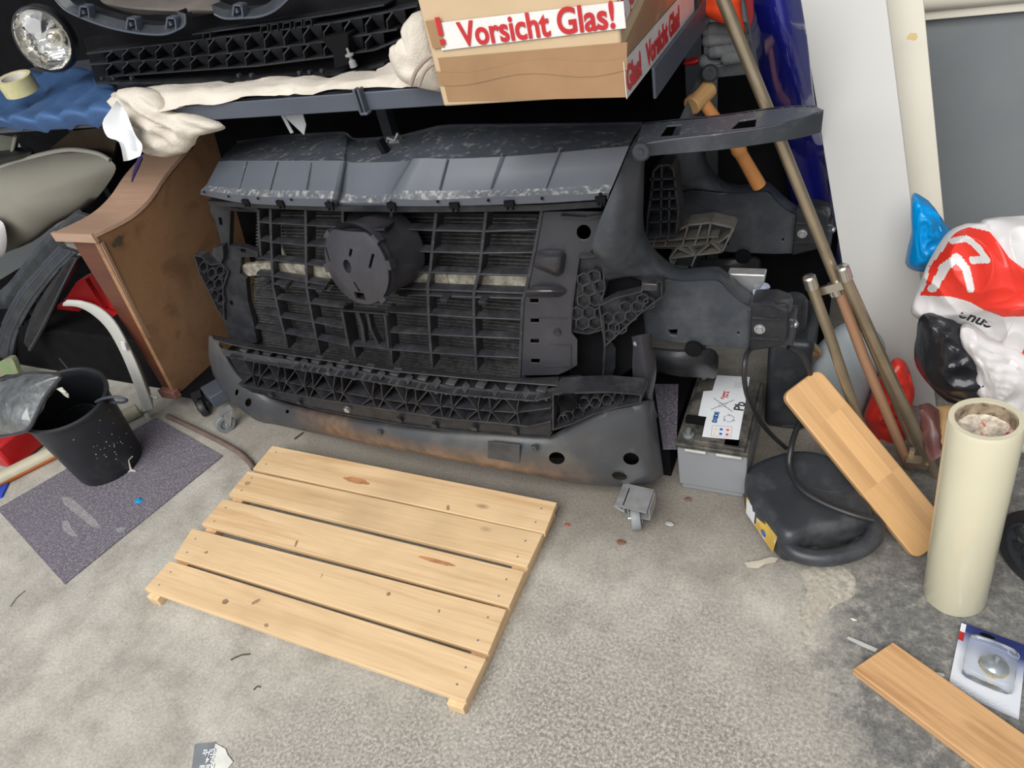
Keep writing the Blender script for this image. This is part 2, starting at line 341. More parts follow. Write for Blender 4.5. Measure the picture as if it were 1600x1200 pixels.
# concrete floor
def floor_mat():
    m, t, b = nt('worn_concrete'); tc = N(t, 'ShaderNodeTexCoord').outputs['Object']
    big = nz(t, tc, 1.7, 6, .6, .4); mid = nz(t, tc, 7, 8, .65); fine = nz(t, tc, 130, 6, .8); agg = N(t, 'ShaderNodeTexVoronoi'); agg.inputs['Scale'].default_value = 150; t.links.new(tc, agg.inputs['Vector'])
    c = ramp(t, mid, [(.35, (.29, .27, .235)), (.5, (.385, .362, .318)), (.65, (.46, .435, .385))])
    def blob(cx, cy, rx, ry, lo, hi, amt, jit=.5):
        q = N(t, 'ShaderNodeMapping'); q.inputs['Location'].default_value = (-cx / rx, -cy / ry, 0); q.inputs['Scale'].default_value = (1 / rx, 1 / ry, 0); t.links.new(tc, q.inputs[0])
        l = N(t, 'ShaderNodeVectorMath', operation='LENGTH'); t.links.new(q.outputs[0], l.inputs[0])
        a = N(t, 'ShaderNodeMath', operation='MULTIPLY_ADD'); a.inputs[1].default_value = jit; t.links.new(nz(t, tc, 5, 8, .7), a.inputs[0]); t.links.new(l.outputs['Value'], a.inputs[2])
        q = N(t, 'ShaderNodeMapRange'); q.inputs[1].default_value = lo; q.inputs[2].default_value = hi; q.inputs[3].default_value = amt; q.inputs[4].default_value = 0; t.links.new(a.outputs[0], q.inputs[0]); return q.outputs[0]
    # exposed-aggregate patches (grey, speckled), right-hand grey paint, painted shade under the front end
    sp = ramp(t, fine, [(.38, (.16, .15, .14)), (.5, (.29, .27, .24)), (.62, (.46, .43, .375))])
    c = mix(t, blob(-.25, .45, .70, .55, 1.0, 1.6, .85, 1.3), c, sp)
    c = mix(t, blob(-.85, .25, .35, .28, 1.1, 1.45, .6, .9), c, sp)
    pt = ramp(t, nz(t, tc, 40, 8, .75), [(.38, (.09, .09, .09)), (.52, (.15, .15, .146)), (.66, (.30, .285, .25))])
    c = mix(t, blob(.66, 1.10, .70, .85, 1.12, 1.3, .92, .7), c, pt)
    c = mix(t, blob(-.95, 1.38, 1.35, .42, .95, 1.45, .85, .6), c, (.17, .15, .125))  # shade beneath the front end, put into the floor colour
    c = mix(t, ramp(t, big, [(.5, (0, 0, 0)), (.75, (.35,) * 3)]), c, (.27, .25, .22))
    c = mix(t, ramp(t, agg.outputs['Distance'], [(.05, (.35,) * 3), (.2, (0, 0, 0))]), c, ramp(t, nz(t, tc, 30, 2), [(.45, (.10, .09, .08)), (.55, (.55, .52, .46))]))
    c = mix(t, .35, c, ramp(t, fine, [(.38, (.22, .22, .22)), (.62, (.80, .79, .77))]), 'OVERLAY')
    t.links.new(c, b.inputs['Base Color']); b.inputs['Roughness'].default_value = .85; b.inputs['Specular IOR Level'].default_value = .3
    bump(t, b, fine, .35, .004); return m
m_floor = floor_mat()
m_ledge = M('dusty_ledge_plastic', (.050, .050, .055), .5, var=.3, scale=30, bmp=.1, dust=((.14, .135, .13), .5, 25, .5, .8))
# ================================================================ SETTING
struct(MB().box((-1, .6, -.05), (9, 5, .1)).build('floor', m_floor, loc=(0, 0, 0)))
struct(MB().plate([F(a, b, .0006) for a, b in ((1250, 893), (1270, 884), (1300, 880), (1322, 888), (1337, 905), (1336, 930), (1318, 940), (1304, 946), (1290, 960), (1270, 975), (1266, 990), (1268, 1008), (1258, 1022), (1252, 990), (1248, 965), (1252, 940), (1262, 925), (1256, 908))], (), (0, 0, -.0004)).build('floor', M('pale_bare_concrete', (.42, .385, .32), .9, var=.3, scale=60, bmp=.4, bs=150, dust=((.26, .24, .21), .9, 70, .5, .62))))
struct(MB().box((-1, 2.45, 1.3), (9, .1, 2.6)).build('wall_back', m_gwall))
struct(MB().box((-4.55, .9, 1.3), (.1, 3.2, 2.6)).build('wall_left', m_gwall))
struct(MB().box((2.75, .9, 1.3), (.1, 3.2, 2.6)).build('wall_right', m_gwall))
struct(MB().box((-1, 1.72, 2.65), (9, 1.56, .1)).build('ceiling', m_gwall))
zt = P(1445, 30, 2.38).z
struct(MB().box((1.2, 2.385, zt + .012), (2.6, .03, .024)).tube([V((-.1, 2.375, zt + .055)), V((2.5, 2.375, zt + .055))], .034, 16).build('trim_1', m_cream))
def quadz(pp, z): return [F(x, y, z) for x, y in pp]
def pix(pp, y): return [P(a, b, y) for a, b in pp]
def gpix(pp, off=0): return [G(a, b, off) for a, b in pp]
# ================================================================ PALLET
r = thing('wooden_pallet', 'low pallet of five pale pine boards lying flat on the concrete floor', 'pallet', F(550, 900))
def z7(pp): return [(200 + x * .4375, 680 + y * .4375) for x, y in pp]
BR = [[(58, 548), (1205, 950), (1280, 797), (150, 447)], [(163, 437), (1285, 780), (1352, 622), (228, 332)], [(262, 318), (1360, 613), (1416, 487), (340, 226)],
      [(358, 212), (1425, 470), (1482, 352), (428, 127)], [(445, 120), (1488, 350), (1532, 240), (515, 37)]]
for i, b in enumerate(BR):
    o = MB().hexa(quadz(z7(b), .046), (0, 0, -.017)).build('board', w_pal, r, bev=.0015)
    q = quadz(z7(b), .046)
    for u in (.035, .965):
        for w in (.25, .72):
            p = q[0].lerp(q[1], u).lerp(q[3].lerp(q[2], u), w + random.uniform(-.06, .06)); MB().lathe(p, (0, 0, 1), [(0, .0009), (.0028, .0009), (.003, 0)], 8).build('nail_head', m_zinc, o)
nr = F(727, 1095.6, .046); nl = F(225.4, 920, .046); fl = F(425.3, 696, .046); fr = F(870, 785, .046)
for a, b, s in ((nl, fl, 1), (nr, fr, -1)):
    x = a.x + s * (.03 if s > 0 else .026)
    MB().box((x, (a.y + b.y) / 2 - .012, .0145), (abs(a.y - b.y) + .0, .042, .029), (V((0, 1, 0)), V((1, 0, 0)), V((0, 0, 1)))).build('runner', w_pal, r, bev=.0015)
stm = M('resin_stain', (.42, .20, .09), .5, var=.3, scale=40); knt = M('dark_knot', (.30, .19, .11), .6, var=.4, scale=60)
for px, py, a_, b_, ang, mm in ((557, 751, .050, .011, -.02, stm), (683, 877, .055, .006, -.02, stm), (352, 940, .010, .008, 0, knt), (387, 755, .010, .008, 0, knt), (416, 977, .007, .005, 0, knt), (322, 863, .006, .005, 0, knt), (700, 793, .005, .010, .5, knt), (463, 849, .004, .012, .4, knt), (400, 940, .012, .006, .9, knt), (503, 899, .0015, .008, .2, knt), (686, 955, .003, .005, .2, knt), (607, 928, .006, .006, 0, knt)):
    c = F(px, py, .0461); out = [c + V((a_ * math.cos(t) * math.cos(ang) - b_ * math.sin(t) * math.sin(ang), a_ * math.cos(t) * math.sin(ang) + b_ * math.sin(t) * math.cos(ang), 0)) * (1 + .25 * noise.noise(V((math.cos(t) * 2, math.sin(t) * 2, px)))) if 0 else c + V((a_ * math.cos(t) * math.cos(ang) - b_ * math.sin(t) * math.sin(ang), a_ * math.cos(t) * math.sin(ang) + b_ * math.sin(t) * math.cos(ang), 0)) * (1 + .35 * noise.noise(V((math.cos(t) * 2, math.sin(t) * 2, px)))) for t in [k * math.pi / 12 for k in range(24)]]
    MB().plate(out, (), (0, 0, -.0006)).build('resin_stain' if mm is stm else 'knot', mm, r)
# ================================================================ FRONT END (car nose on a dolly)
FL = 'black car front end with an empty round badge holder, upright behind the pallet'
r = thing('car_front_end', FL, 'car part', (-1.05, 1.3, .13)); FE = r
# upper panel
def pan(cols):                                            # cols: [(lipbot),(liptop),(scratch),(crease),(mid),(back)], y bases
    ys = [1.185, 1.183, 1.20, 1.265, 1.33, 1.40]
    return ys
cols = [
 [(313, 304), (314, 297), (322, 290), (342, 252), (352, 240), (372, 222)],
 [(345, 311), (345, 301), (352, 293), (362, 251), (385, 232), (420, 216)],
 [(372, 316), (372, 304), (376, 295), (384, 251), (408, 232), (440, 213)],
 [(421, 320), (421, 308), (424, 297), (434, 251), (448, 232), (470, 211)],
 [(478, 322), (478, 310), (479, 298), (486, 251), (495, 230), (505, 209)],
 [(519, 323), (519, 311), (523, 298), (532, 251), (535, 230), (538, 208)],
 [(528, 323), (529, 316), (534, 301), (541, 253), (545, 231), (549, 216)],
 [(560, 323), (560, 317), (562, 306), (563, 254), (563, 233), (563, 218)],
 [(603, 323), (603, 316), (608, 303), (632, 252), (630, 231), (620, 214)],
 [(611, 322), (611, 310), (616, 298), (645, 248), (645, 228), (640, 210)],
 [(640, 322), (640, 312), (645, 298), (668, 247), (670, 222), (668, 203)],
 [(685, 322), (685, 312), (688, 298), (700, 248), (705, 219), (700, 197)],
 [(765, 320), (765, 308), (768, 297), (783, 245), (788, 217), (790, 196)],
 [(852, 317), (852, 305), (856, 294), (873, 238), (878, 214), (884, 195)],
 [(915, 313), (915, 303), (920, 290), (938, 232), (943, 212), (950, 194)],
 [(950, 311), (952, 301), (958, 288), (983, 228), (990, 211), (1003, 193)]]
ys = [1.185, 1.183, 1.198, 1.244, 1.325, 1.41]; sk = (6, 7, 8)
rows = []
for k in range(6):
    rows.append([C(c[k][0], c[k][1], ys[k] + ((.022 if k in (0, 1, 2) else .014 if k == 3 else .004) if j in sk else 0)) for j, c in enumerate(cols)])
mb = MB(); fine = [rows[0], rows[1]]
for a, b in zip(rows[1:], rows[2:]): fine += [[p.lerp(q, t) for p, q in zip(a, b)] for t in (.5, 1)]
g = [spl(rw, 3) for rw in fine]
mb.grid(g, (0, .004, -.003), mif=lambda i, j: 1 if i in (1, 2) else (2 if i in (3, 4) or i == 0 else 0))
pn = mb.build('upper_panel', [M('dusty_top_plastic', (.055, .062, .075), .45, var=.2, scale=6, bmp=.15, bs=200, dust=((.25, .24, .22), .8, 45, .54, .68)), M('scuffed_lip_plastic', (.085, .092, .105), .4, var=.3, scale=20, dust=((.36, .35, .33), .7, 70, .50, .64)), M('panel_face_plastic', (.075, .083, .10), .36, var=.08, scale=4, bmp=.05)], r, 'dusty grey black cover panel above the grille', smooth=28)
mb = MB()
for a, b in (((385, 252), (373, 296)), ((433, 252), (421, 297)), ((486, 254), (478, 296)), ((699, 248), (686, 296)), ((785, 240), (766, 294)), ((875, 232), (852, 294))):
    p = C(a[0], a[1], 1.240); q = C(b[0], b[1], 1.195); MB().tube([p, q], .0022, 6).build('panel_ridge', m_pan, pn)
mb = MB()                                                 # back lip bead
bk = [C(c[5][0], c[5][1], 1.408) for c in cols]; mb.tube(spl(bk, 3), .004, 6); mb.build('panel_lip', m_carr, pn)
for x, y in ((319, 300), (357, 307), (403, 310), (455, 312), (611, 316), (684, 315), (763, 313), (847, 310), (938, 303), (513, 315)):
    p = C(x, y, 1.18); MB().lathe(p, (0, -1, 0), [(0, .0016), (.0032, .0016), (.0036, 0)], 10).build('bolt_hole', m_dark, pn)
for x, y in ((383, 316), (437, 318), (514, 321), (611, 322), (709, 322), (795, 319), (938, 312)):
    p = C(x, y, 1.178); mb = MB().box(p + V((0, .003, 0)), (.022, .008, .013)); mb.box(p + V((-.006, .003, -.009)), (.004, .006, .010)).box(p + V((.006, .003, -.009)), (.004, .006, .010)); mb.build('clip', m_dark, r)
# latch in the panel
p = C(598, 228, 1.31); MB().box(p, (.012, .02, .03), (V((.9, .1, .3)).normalized(), V((0, 1, 0)), V((-.3, 0, .95)))).build('latch_slot', m_dark, pn)
p = C(613, 216, 1.37); MB().tube([p + V((-.02, 0, -.01)), p + V((-.008, -.006, .004)), p + V((.008, -.004, -.004)), p + V((.02, 0, .012))], .0035, 8).box(p + V((0, .01, -.008)), (.03, .02, .008)).build('latch', m_zinc, pn)
# crossbar right under the panel
mb = MB(); tp = [(325, 318), (420, 322), (520, 326), (610, 327), (700, 327), (845, 325), (940, 319)]
mb.ribs([C(x, y, 1.20) for x, y in tp], .014, .05); mb.build('upper_crossbar', m_pl, r)
# grille bars
bars = [[(403, 328), (404, 360), (407, 400)], [(422, 327), (423, 370), (424.5, 408), (426, 448), (437, 495), (450, 545)], [(477, 329), (477.5, 370), (478, 417), (479, 452), (489, 505), (500, 555)],
        [(535, 330), (535, 348)], [(611, 330), (610, 354)], [(681, 333), (676, 378), (672, 420), (668, 447), (669, 485), (671, 525), (675, 575)],
        [(759, 331), (754, 376), (749, 422), (740, 458), (740, 490), (741, 525), (744, 580)], [(846, 330), (835, 390), (822, 452), (816, 470), (814, 520), (811, 590)],
        [(536, 492), (541, 515), (545, 542)], [(603, 487), (606, 515), (610, 542)], [(551, 543), (555, 561)], [(610, 543), (612, 570)]]
for b in bars: MB().ribs(gpix(b), .008, .042).build('grille_bar', m_grille, r, bev=.001)
slat = [[(403, 346), (423, 348), (477, 351), (530, 354)], [(611, 357), (681, 359.5), (759, 361), (842, 358)],
        [(404, 374), (423, 378), (477, 383), (508, 384)], [(627, 391), (675, 393), (753, 395), (833, 394)],
        [(405, 402), (424, 406), (478, 412), (507, 416)], [(627, 423), (672, 425), (747, 428), (826, 430)],
        [(400, 428), (425, 431), (478, 440), (510, 445)], [(618, 450), (668, 452), (740, 455), (822, 458)],
        [(402, 440), (425, 443), (478, 449), (515, 454)], [(616, 460), (668, 461), (740, 464), (820, 466)],
        [(400, 458), (430, 466), (480, 473), (536, 480)], [(605, 487), (668, 491), (740, 496), (814, 499)],
        [(400, 486), (437, 495), (489, 503), (536, 512)], [(602, 518), (670, 522), (741, 526), (813, 529)],
        [(398, 512), (443, 520), (494, 529), (541, 540), (572, 541), (607, 546), (673, 551), (743, 556), (812, 559)]]
for b in slat:
    mb = MB(); pts = gpix(b)
    mb.grid([pts, [p + V((0, .010, .003)) for p in pts], [p + V((0, .024, .004)) for p in pts]], (0, 0, -.004)); mb.build('grille_slat', m_grille, r, bev=.0008)
mb = MB()                                                  # broken lugs of the split slat
for x, y in ((417, 439), (447, 443), (503, 450), (632, 459), (697, 464), (757, 467)):
    p = G(x, y, -.004); mb.box(p, (.022, .03, .004)).box(p + V((-.006, -.014, -.004)), (.002, .004, .008)).box(p + V((.0, -.014, -.004)), (.002, .004, .008)).box(p + V((.006, -.014, -.004)), (.002, .004, .008))
mb.build('broken_slat_lug', m_grille, r)
# frame box below the badge
mb = MB(); mb.grid([gpix([(531, 484), (606, 490)], -.012), gpix([(541, 481), (601, 485)], .03)], (0, 0, -.005)); mb.ribs(gpix([(534, 487), (545, 543)], -.006), .008, .05); mb.ribs(gpix([(601, 491), (607, 545)], -.006), .008, .05)
mb.ribs(gpix([(558, 488), (565, 510), (569, 541)], .01), .012, .02); mb.ribs(gpix([(574, 490), (579, 515), (592, 541)], .01), .008, .02); mb.build('badge_support', m_pl, r)
# badge holder
bc = G(556, 415, -.115); bx = V((-.10, -1, .22)).normalized(); RX = (G(556, 358, -.115) - G(556, 415, -.115)).length * 1.02
h = MB().lathe(bc, -bx, [(RX * 1.03, .006), (RX * 1.03, .02), (RX * .98, .024), (RX * 1.0, .14), (RX * .9, .14), (RX * .9, .02)], 48, closed=True).build('badge_holder', m_pl2, r, 'round black badge holder sleeve')
u = bx.cross(V((0, 0, 1))).normalized() * -1; w = u.cross(bx); w = -w if w.z < 0 else w
def dp(a, b): return bc + u * (a * RX) + w * (b * RX)
if u.x < 0: u = -u
out = []
for k in range(64):
    a = 2 * math.pi * k / 64; out.append(dp(math.cos(a), min(math.sin(a), .86)))
def slot(cx, cy, lx, ly, an):
    c, s = math.cos(an), math.sin(an); return [dp(cx + a * c - b * s, cy + a * s + b * c) for a, b in ((-lx, -ly), (lx, -ly), (lx, ly), (-lx, ly))]
holes = [slot(-.83, .22, .03, .17, .25), slot(.62, .2, .035, .19, -.4), slot(.05, .37, .04, .10, -.4), slot(.02, -.50, .03, .14, .35), slot(-.02, -.88, .0, .0, 0)][:4] + [slot(0, -.76, .16, .10, -.02), [dp(-.13 + .13 * math.cos(t), .02 + .17 * math.sin(t)) for t in [k * math.pi / 10 for k in range(20)]]]
dk = MB().plate(out, holes, -bx * .007).build('badge_plate', m_pl2, h, 'slotted disc face of the badge holder', bev=.0015)
MB().lathe(bc - bx * .03, bx, [(0, .004), (RX * .94, .004), (RX * .94, 0), (0, 0)], 40).build('holder_base', m_dark, h)
MB().lathe(dp(-.13, .02) - bx * .02, bx, [(0, 0), (RX * .16, 0), (RX * .16, .030), (RX * .12, .012), (.003, .004), (.003, .012), (0, .012)], 24).build('centre_boss', m_pl2, h)
bmm = bmesh.new(); bmm.from_mesh(dk.data); bmesh.ops.subdivide_edges(bmm, edges=bmm.edges[:], cuts=4, use_grid_fill=True)
for v in bmm.verts:
    q_ = v.co + FE.location - bc; rr_2 = (q_ - bx * q_.dot(bx)).length / RX; v.co += bx * (.016 * (1 - rr_2 * rr_2))
bmm.to_mesh(dk.data); bmm.free(); dk.modifiers.clear(); dk.data.polygons.foreach_set('use_smooth', [True] * len(dk.data.polygons)); dk.data.set_sharp_from_angle(angle=math.radians(35))
mb = MB()
for an in (-.9, 0.1, .75, 2.4, 3.3): MB().box(bc + (u * math.cos(an) + w * math.sin(an)) * RX * 1.05 - bx * .01, (.022, .010, .02), (u * -math.sin(an) + w * math.cos(an), u * math.cos(an) + w * math.sin(an), bx)).build('retaining_tab', m_pl2, h)
p = C(575, 344, 1.20); MB().grid([gpix([(520, 357), (600, 357)], -.085), gpix([(541, 345), (615, 347)], -.02), gpix([(545, 332), (608, 332)], .03)], (0, 0, -.006)).build('holder_bridge', m_grille, r)
# radiator
mb = MB(); q = gpix([(405, 330), (842, 335), (820, 600), (398, 540)], .055); mb.hexa(q, (0, .04, 0)); rd = mb.build('radiator', m_rad, r)
mb = MB()
for k in range(46):
    t = (k + .5) / 46
    if .36 < t < .44: continue
    a = q[0].lerp(q[3], t); b = q[1].lerp(q[2], t); mb.rib(a + V((0, -.012, 0)), b + V((0, -.012, 0)), .0028, .014)
mb.build('cooling_fins', m_fin, rd)
MB().ribs(gpix([(375, 424), (435, 420), (480, 424), (560, 430), (640, 437), (700, 440), (826, 444)], .03), .042, .02).build('aluminium_crossmember', m_beam, r, 'dirty aluminium beam seen through the grille', bev=.004)
mb = MB().tube(spl(gpix([(437, 350), (440, 385), (448, 410), (450, 440)], .06), 4), .006, 8); mb.tube(spl(gpix([(396, 445), (400, 470), (404, 500), (410, 530)], .055), 4), .006, 8); mb.build('coolant_pipe', m_beam, r)
# right side panel
sp_o = [(847, 331), (900, 330), (944, 331), (938, 348), (931, 366), (925, 392), (914, 400), (904, 403), (900, 430), (896, 455), (893, 476), (893, 520), (902, 531), (902, 571), (886, 580), (872, 586), (812, 587), (813, 530), (815, 470), (821, 451), (833, 392)]
hl = [(912 + 11 * math.cos(t), 363 + 11.5 * math.sin(t)) for t in [k * math.pi / 9 for k in range(18)]]
sl = [[(x - 6, y - 3), (x + 7, y - 3), (x + 7, y + 3), (x - 6, y + 3)] for x, y in ((834, 470), (835, 501), (835, 533), (836, 564))]
o = MB().plate(gpix(sp_o, .004), [gpix(hl, .004)] + [gpix(s, .004) for s in sl], (0, .003, 0)).build('side_panel', m_pl2, r, 'smooth black plastic panel right of the grille', bev=.001)
MB().sgrid([[G(838, 394, .0), G(858, 392, -.004), G(876, 393, -.004), G(883, 398, .002)], [G(836, 404, -.006), G(858, 402, -.028), G(876, 402, -.026), G(884, 404, .002)], [G(835, 415, .0), G(856, 420, -.022), G(872, 426, -.02), G(881, 424, .002)], [G(836, 418, .002), G(855, 426, .002), G(870, 432, .002), G(878, 428, .003)]], 3, 3, (0, .004, 0)).build('moulded_bulge', m_pl2, o)
MB().sgrid([[G(820, 452, .0), G(845, 449, -.01), G(870, 450, -.008), G(885, 453, .002)], [G(821, 456, -.012), G(842, 456, -.02), G(865, 456, -.02), G(884, 458, .002)], [G(824, 464, -.002), G(842, 464, -.006), G(862, 464, -.004), G(874, 464, .002)]], 3, 3, (0, .004, 0)).build('moulded_bulge', m_pl2, o)
MB().lathe(G(871, 519, .002), (0, -1, 0), [(.0, .002), (.003, .003), (.004, .001), (.007, .001), (.008, .004), (.009, 0)], 16).build('mould_boss', m_pl2, o)
MB().ribs(gpix([(841, 497), (887, 498)], .001), .0015, .004).build('panel_seam', m_pl2, o); MB().ribs(gpix([(850, 573), (892, 573), (892, 540), (857, 538)], .001), .0015, .004).build('panel_seam', m_pl2, o)
MB().ribs(gpix([(876, 339), (915, 342), (942, 337)], -.006), .006, .01).build('upper_flange', m_grille, o)
# left side panel with openings
lo = [(330, 318), (362, 322), (404, 324), (404, 332), (360, 330), (358, 384), (380, 386), (403, 394), (403, 402), (377, 402), (374, 428), (384, 436), (387, 470), (396, 505), (402, 535), (386, 540), (360, 532), (350, 505), (352, 470), (346, 452), (352, 430), (348, 400), (343, 370), (336, 345), (328, 330)]
o = MB().plate([G(a, b, .01) for a, b in lo], [[G(a, b, .01) for a, b in ((341, 340), (346, 340), (348, 352), (343, 352))], [G(a, b, .01) for a, b in ((376, 389), (384, 390), (384, 395), (376, 394))], [G(a, b, .01) for a, b in ((358, 470), (363, 470), (365, 478), (360, 478))]], (0, .02, 0)).build('left_end_bracket', m_pl, r, bev=.001)
mb = MB(); ho = [(303, 399), (316, 402), (328, 414), (346, 412), (356, 425), (348, 450), (350, 500), (340, 485), (326, 455), (312, 428)]
mb.ribs([G(a, b, .0) for a, b in ho], .004, .03, closed=True)
hexc = [(318, 418), (331, 428), (344, 424), (329, 446), (342, 444), (336, 462), (345, 468)]
for x, y in hexc:
    mb.ribs([G(x + 7 * math.cos(t), y + 9 * math.sin(t), .002) for t in [k * math.pi / 3 + .3 for k in range(6)]], .0025, .02, closed=True)
mb.plate([G(a, b, .025) for a, b in ho], (), (0, .003, 0)); mb.build('honeycomb_wing', m_grille, o)
MB().plate([G(a, b, -.01) for a, b in ((333, 388), (340, 385), (348, 384), (349, 402), (345, 412), (338, 406), (331, 398))], (), (0, .02, 0)).build('end_lug', m_pl, o)
# lower grille : ledge, clips, truss
led = [[(330, 523), (360, 528), (400, 538), (500, 556), (612, 573), (744, 585), (830, 590), (874, 588)], [(333, 530), (361, 538), (420, 549), (500, 561), (612, 579), (744, 592), (830, 599), (872, 602)]]
front = [G(x, y, -.055) for x, y in led[1]]; rear = [G(x, y, .02) for x, y in led[0]]
MB().grid([rear, front], (0, 0, -.004)).build('lower_ledge', m_ledge, r, bev=.001)
tl = [(357, 558), (400, 566), (460, 577), (540, 590), (620, 603), (700, 616), (780, 623), (835, 627), (861, 621)]
ml = [(372, 579), (420, 592), (505, 609), (590, 623), (642, 630), (697, 636), (757, 642), (807, 645), (861, 638)]
bl = [(372, 601), (430, 612), (500, 624), (560, 634), (620, 643), (700, 655), (780, 662), (825, 667), (861, 659)]
eb = [(392, 612), (440, 624), (500, 641), (560, 652), (620, 662), (700, 672), (780, 679), (855, 684), (862, 675)]
LG = MB(); LG.ribs(gpix(tl, -.06), .004, .06); LG.ribs(gpix(ml, -.057), .003, .05); LG.ribs(gpix(bl, -.06), .004, .06)
lg = LG.build('lower_grille', m_grille, r, 'ribbed black lower grille with triangular trusses', bev=.0008)
MB().grid([gpix(tl, -.012), gpix(eb, -.012)], (0, .004, 0)).build('grille_backing', m_pl, lg)
MB().ribs(gpix(eb, -.05), .004, .05).grid([gpix(bl, -.046), gpix(eb, -.046)], (0, .004, 0)).build('lower_lip', m_pl, lg)
def yl(line, x):
    for a, b in zip(line, line[1:]):
        if a[0] <= x <= b[0]: return a[1] + (b[1] - a[1]) * (x - a[0]) / (b[0] - a[0])
    return line[-1][1]
nodes = [(394, 586), (407, 589), (433, 594), (447, 598), (475, 603), (490, 606), (520, 612), (536, 615), (581, 622), (598, 624), (633, 629), (651, 631), (687, 636), (707, 638), (746, 641), (767, 643), (807, 645)]
mb = MB()
for k, (x, y) in enumerate(nodes):
    d = 15 if x < 560 else 17
    for sx in ((-1, 0) if k % 2 == 0 else (0, 1)):
        xa = x + sx * d if sx else x + (3 if k % 2 == 0 else -3)
        mb.rib(G(xa, yl(tl, xa), -.058), G(x, y, -.058), .0025, .045)
        xb = x + sx * d * 1.1 if sx else x + (6 if k % 2 == 0 else -6)
        mb.rib(G(x, y, -.058), G(xb, yl(bl, xb), -.058), .0025, .045)
    MB().lathe(G(x, y, -.062), (0, 1, 0), [(.0022, 0), (.0048, 0), (.0048, .05), (.0022, .05)], 12, closed=True).build('screw_post', m_grille, lg)
mb.build('truss_rib', m_grille, lg)
x = 366
while x < 845:
    yt = yl([(357, 547), (500, 570), (612, 588), (700, 603), (835, 612)], x); yb = yl(tl, x); s = .7 + .35 * (x - 366) / 480; mb = MB()
    for dx in (0, 16 * s, 30 * s): 
        p = G(x + dx, (yt + yl(tl, min(x + dx, 860))) / 2 + dx * .02 + 1, -.040); mb.box(p, (.008 + .004 * (dx == 0), .03, .009))
    a = G(x + 12 * s, yt - 1, -.05); b = G(x + 26 * s, yt + 2, -.05); mb.rib(a, b, .005, .03)
    mb.rib(G(x + 34 * s, yb - 1, -.056), G(x + 38 * s, yt + 6, -.04), .003, .03).rib(G(x + 38 * s, yt + 6, -.04), G(x + 45 * s, yb + 1, -.056), .003, .03)
    mb.rib(G(x - 3, (yt + yb) / 2, -.034), G(x + 46 * s, (yl([(357, 547), (500, 570), (612, 588), (700, 603), (835, 612)], x + 40 * s) + yl(tl, min(860, x + 40 * s))) / 2, -.034), .016, .006)
    mb.build('mounting_clip', m_ledge, lg, bev=.0008); x += 36 + 14 * (x - 366) / 480
MB().grid([gpix([(345, 545), (357, 548), (500, 571), (612, 589), (700, 604), (780, 611), (835, 614), (868, 606)], -.04), gpix([(350, 556), (357, 557), (500, 582), (612, 601), (700, 615), (780, 622), (835, 626), (862, 618)], -.03)], (0, .004, 0)).build('clip_strip', m_ledge, lg)
for x, y in ((424, 616), (468, 628), (543, 640), (625, 655), (680, 664), (742, 668), (805, 674)): MB().box(G(x, y, -.052), (.016, .012, .014)).box(G(x - 1, y - 2, -.056), (.008, .012, .005)).build('retaining_tab', m_zinc if x in (543,) else m_grille, lg)
# bumper beam
bt = [(326, 527), (342, 540), (366, 580), (398, 612), (440, 630), (500, 644), (560, 655), (620, 664), (700, 674), (780, 680), (850, 684), (880, 674), (915, 655), (950, 643), (985, 636), (1012, 632), (1022, 632)]
bm_ = [(326, 555), (340, 588), (362, 618), (398, 641), (440, 646), (500, 658), (560, 671), (620, 683), (700, 698), (780, 709), (850, 714), (880, 712), (915, 706), (950, 700), (985, 696), (1015, 692), (1029, 690)]
bb = [(332, 582), (348, 612), (368, 632), (402, 657), (440, 665), (500, 677), (560, 690), (620, 701), (700, 717), (780, 732), (860, 747), (885, 751), (912, 754), (950, 756), (985, 756), (1020, 750), (1036, 738)]
dep = [.05, .015, .0, 0, 0, 0, 0, 0, 0, 0, 0, 0, -.005, -.008, -.005, .005, .04]
ya = 1.135
def BB(p, d, e): return G(p[0], p[1], d + e, 0, 1.125)
rws = [[BB(p, d, .05) for p, d in zip(bt, dep)], [BB(p, d, .02) for p, d in zip(bt, dep)], [BB(p, d, -.005) for p, d in zip(bm_, dep)], [BB(p, d, .0) for p, d in zip(bb, dep)], [BB((p[0], p[1] - 1), d, .06) for p, d in zip(bb, dep)]]
beam = MB().sgrid(rws, 4, 4, (0, .004, .001)).build('bumper_beam', m_steel, r, 'curved steel bumper beam, rusty along its lower edge', smooth=60)
cs = []
for x, y, rx, ry in ((388, 629, .012, .017), (370, 613, .006, .013), (449, 643, .006, .008), (870, 716, .025, .019), (986, 717, .024, .018), (968, 744, .024, .012), (775, 702, .007, .006)):
    c = BB((x, y), 0, 0); cs.append(MB().lathe(c, ray(x, y), [(0, -.06), (rx * .85, -.06), (rx * .85, .05), (0, .05)], 20, sy=-ry / rx, up=(1, 0, 0)).build('cutter', m_dark))
cut(beam, cs)
beam.data.polygons.foreach_set('use_smooth', [True] * len(beam.data.polygons)); beam.data.set_sharp_from_angle(angle=math.radians(50))
for x, y in ((592, 676), (834, 701)): MB().lathe(BB((x, y), 0, -.012), (0, -1, .1), [(0, .006), (.003, .006), (.004, .003), (.009, .002), (.010, -.006)], 14).build('bolt', m_steel, beam)
MB().grid([[BB((762, 690), 0, -.010), BB((812, 696), 0, -.010)], [BB((762, 716), 0, -.010), BB((812, 724), 0, -.010)]], (0, .004, 0)).build('jacking_plate', m_carr, beam, bev=.001)
MB().tube([BB((560, 668), 0, .09), BB((700, 690), 0, .08), BB((1000, 700), 0, .06)], .035, 12).build('inner_tube', m_dark, beam)
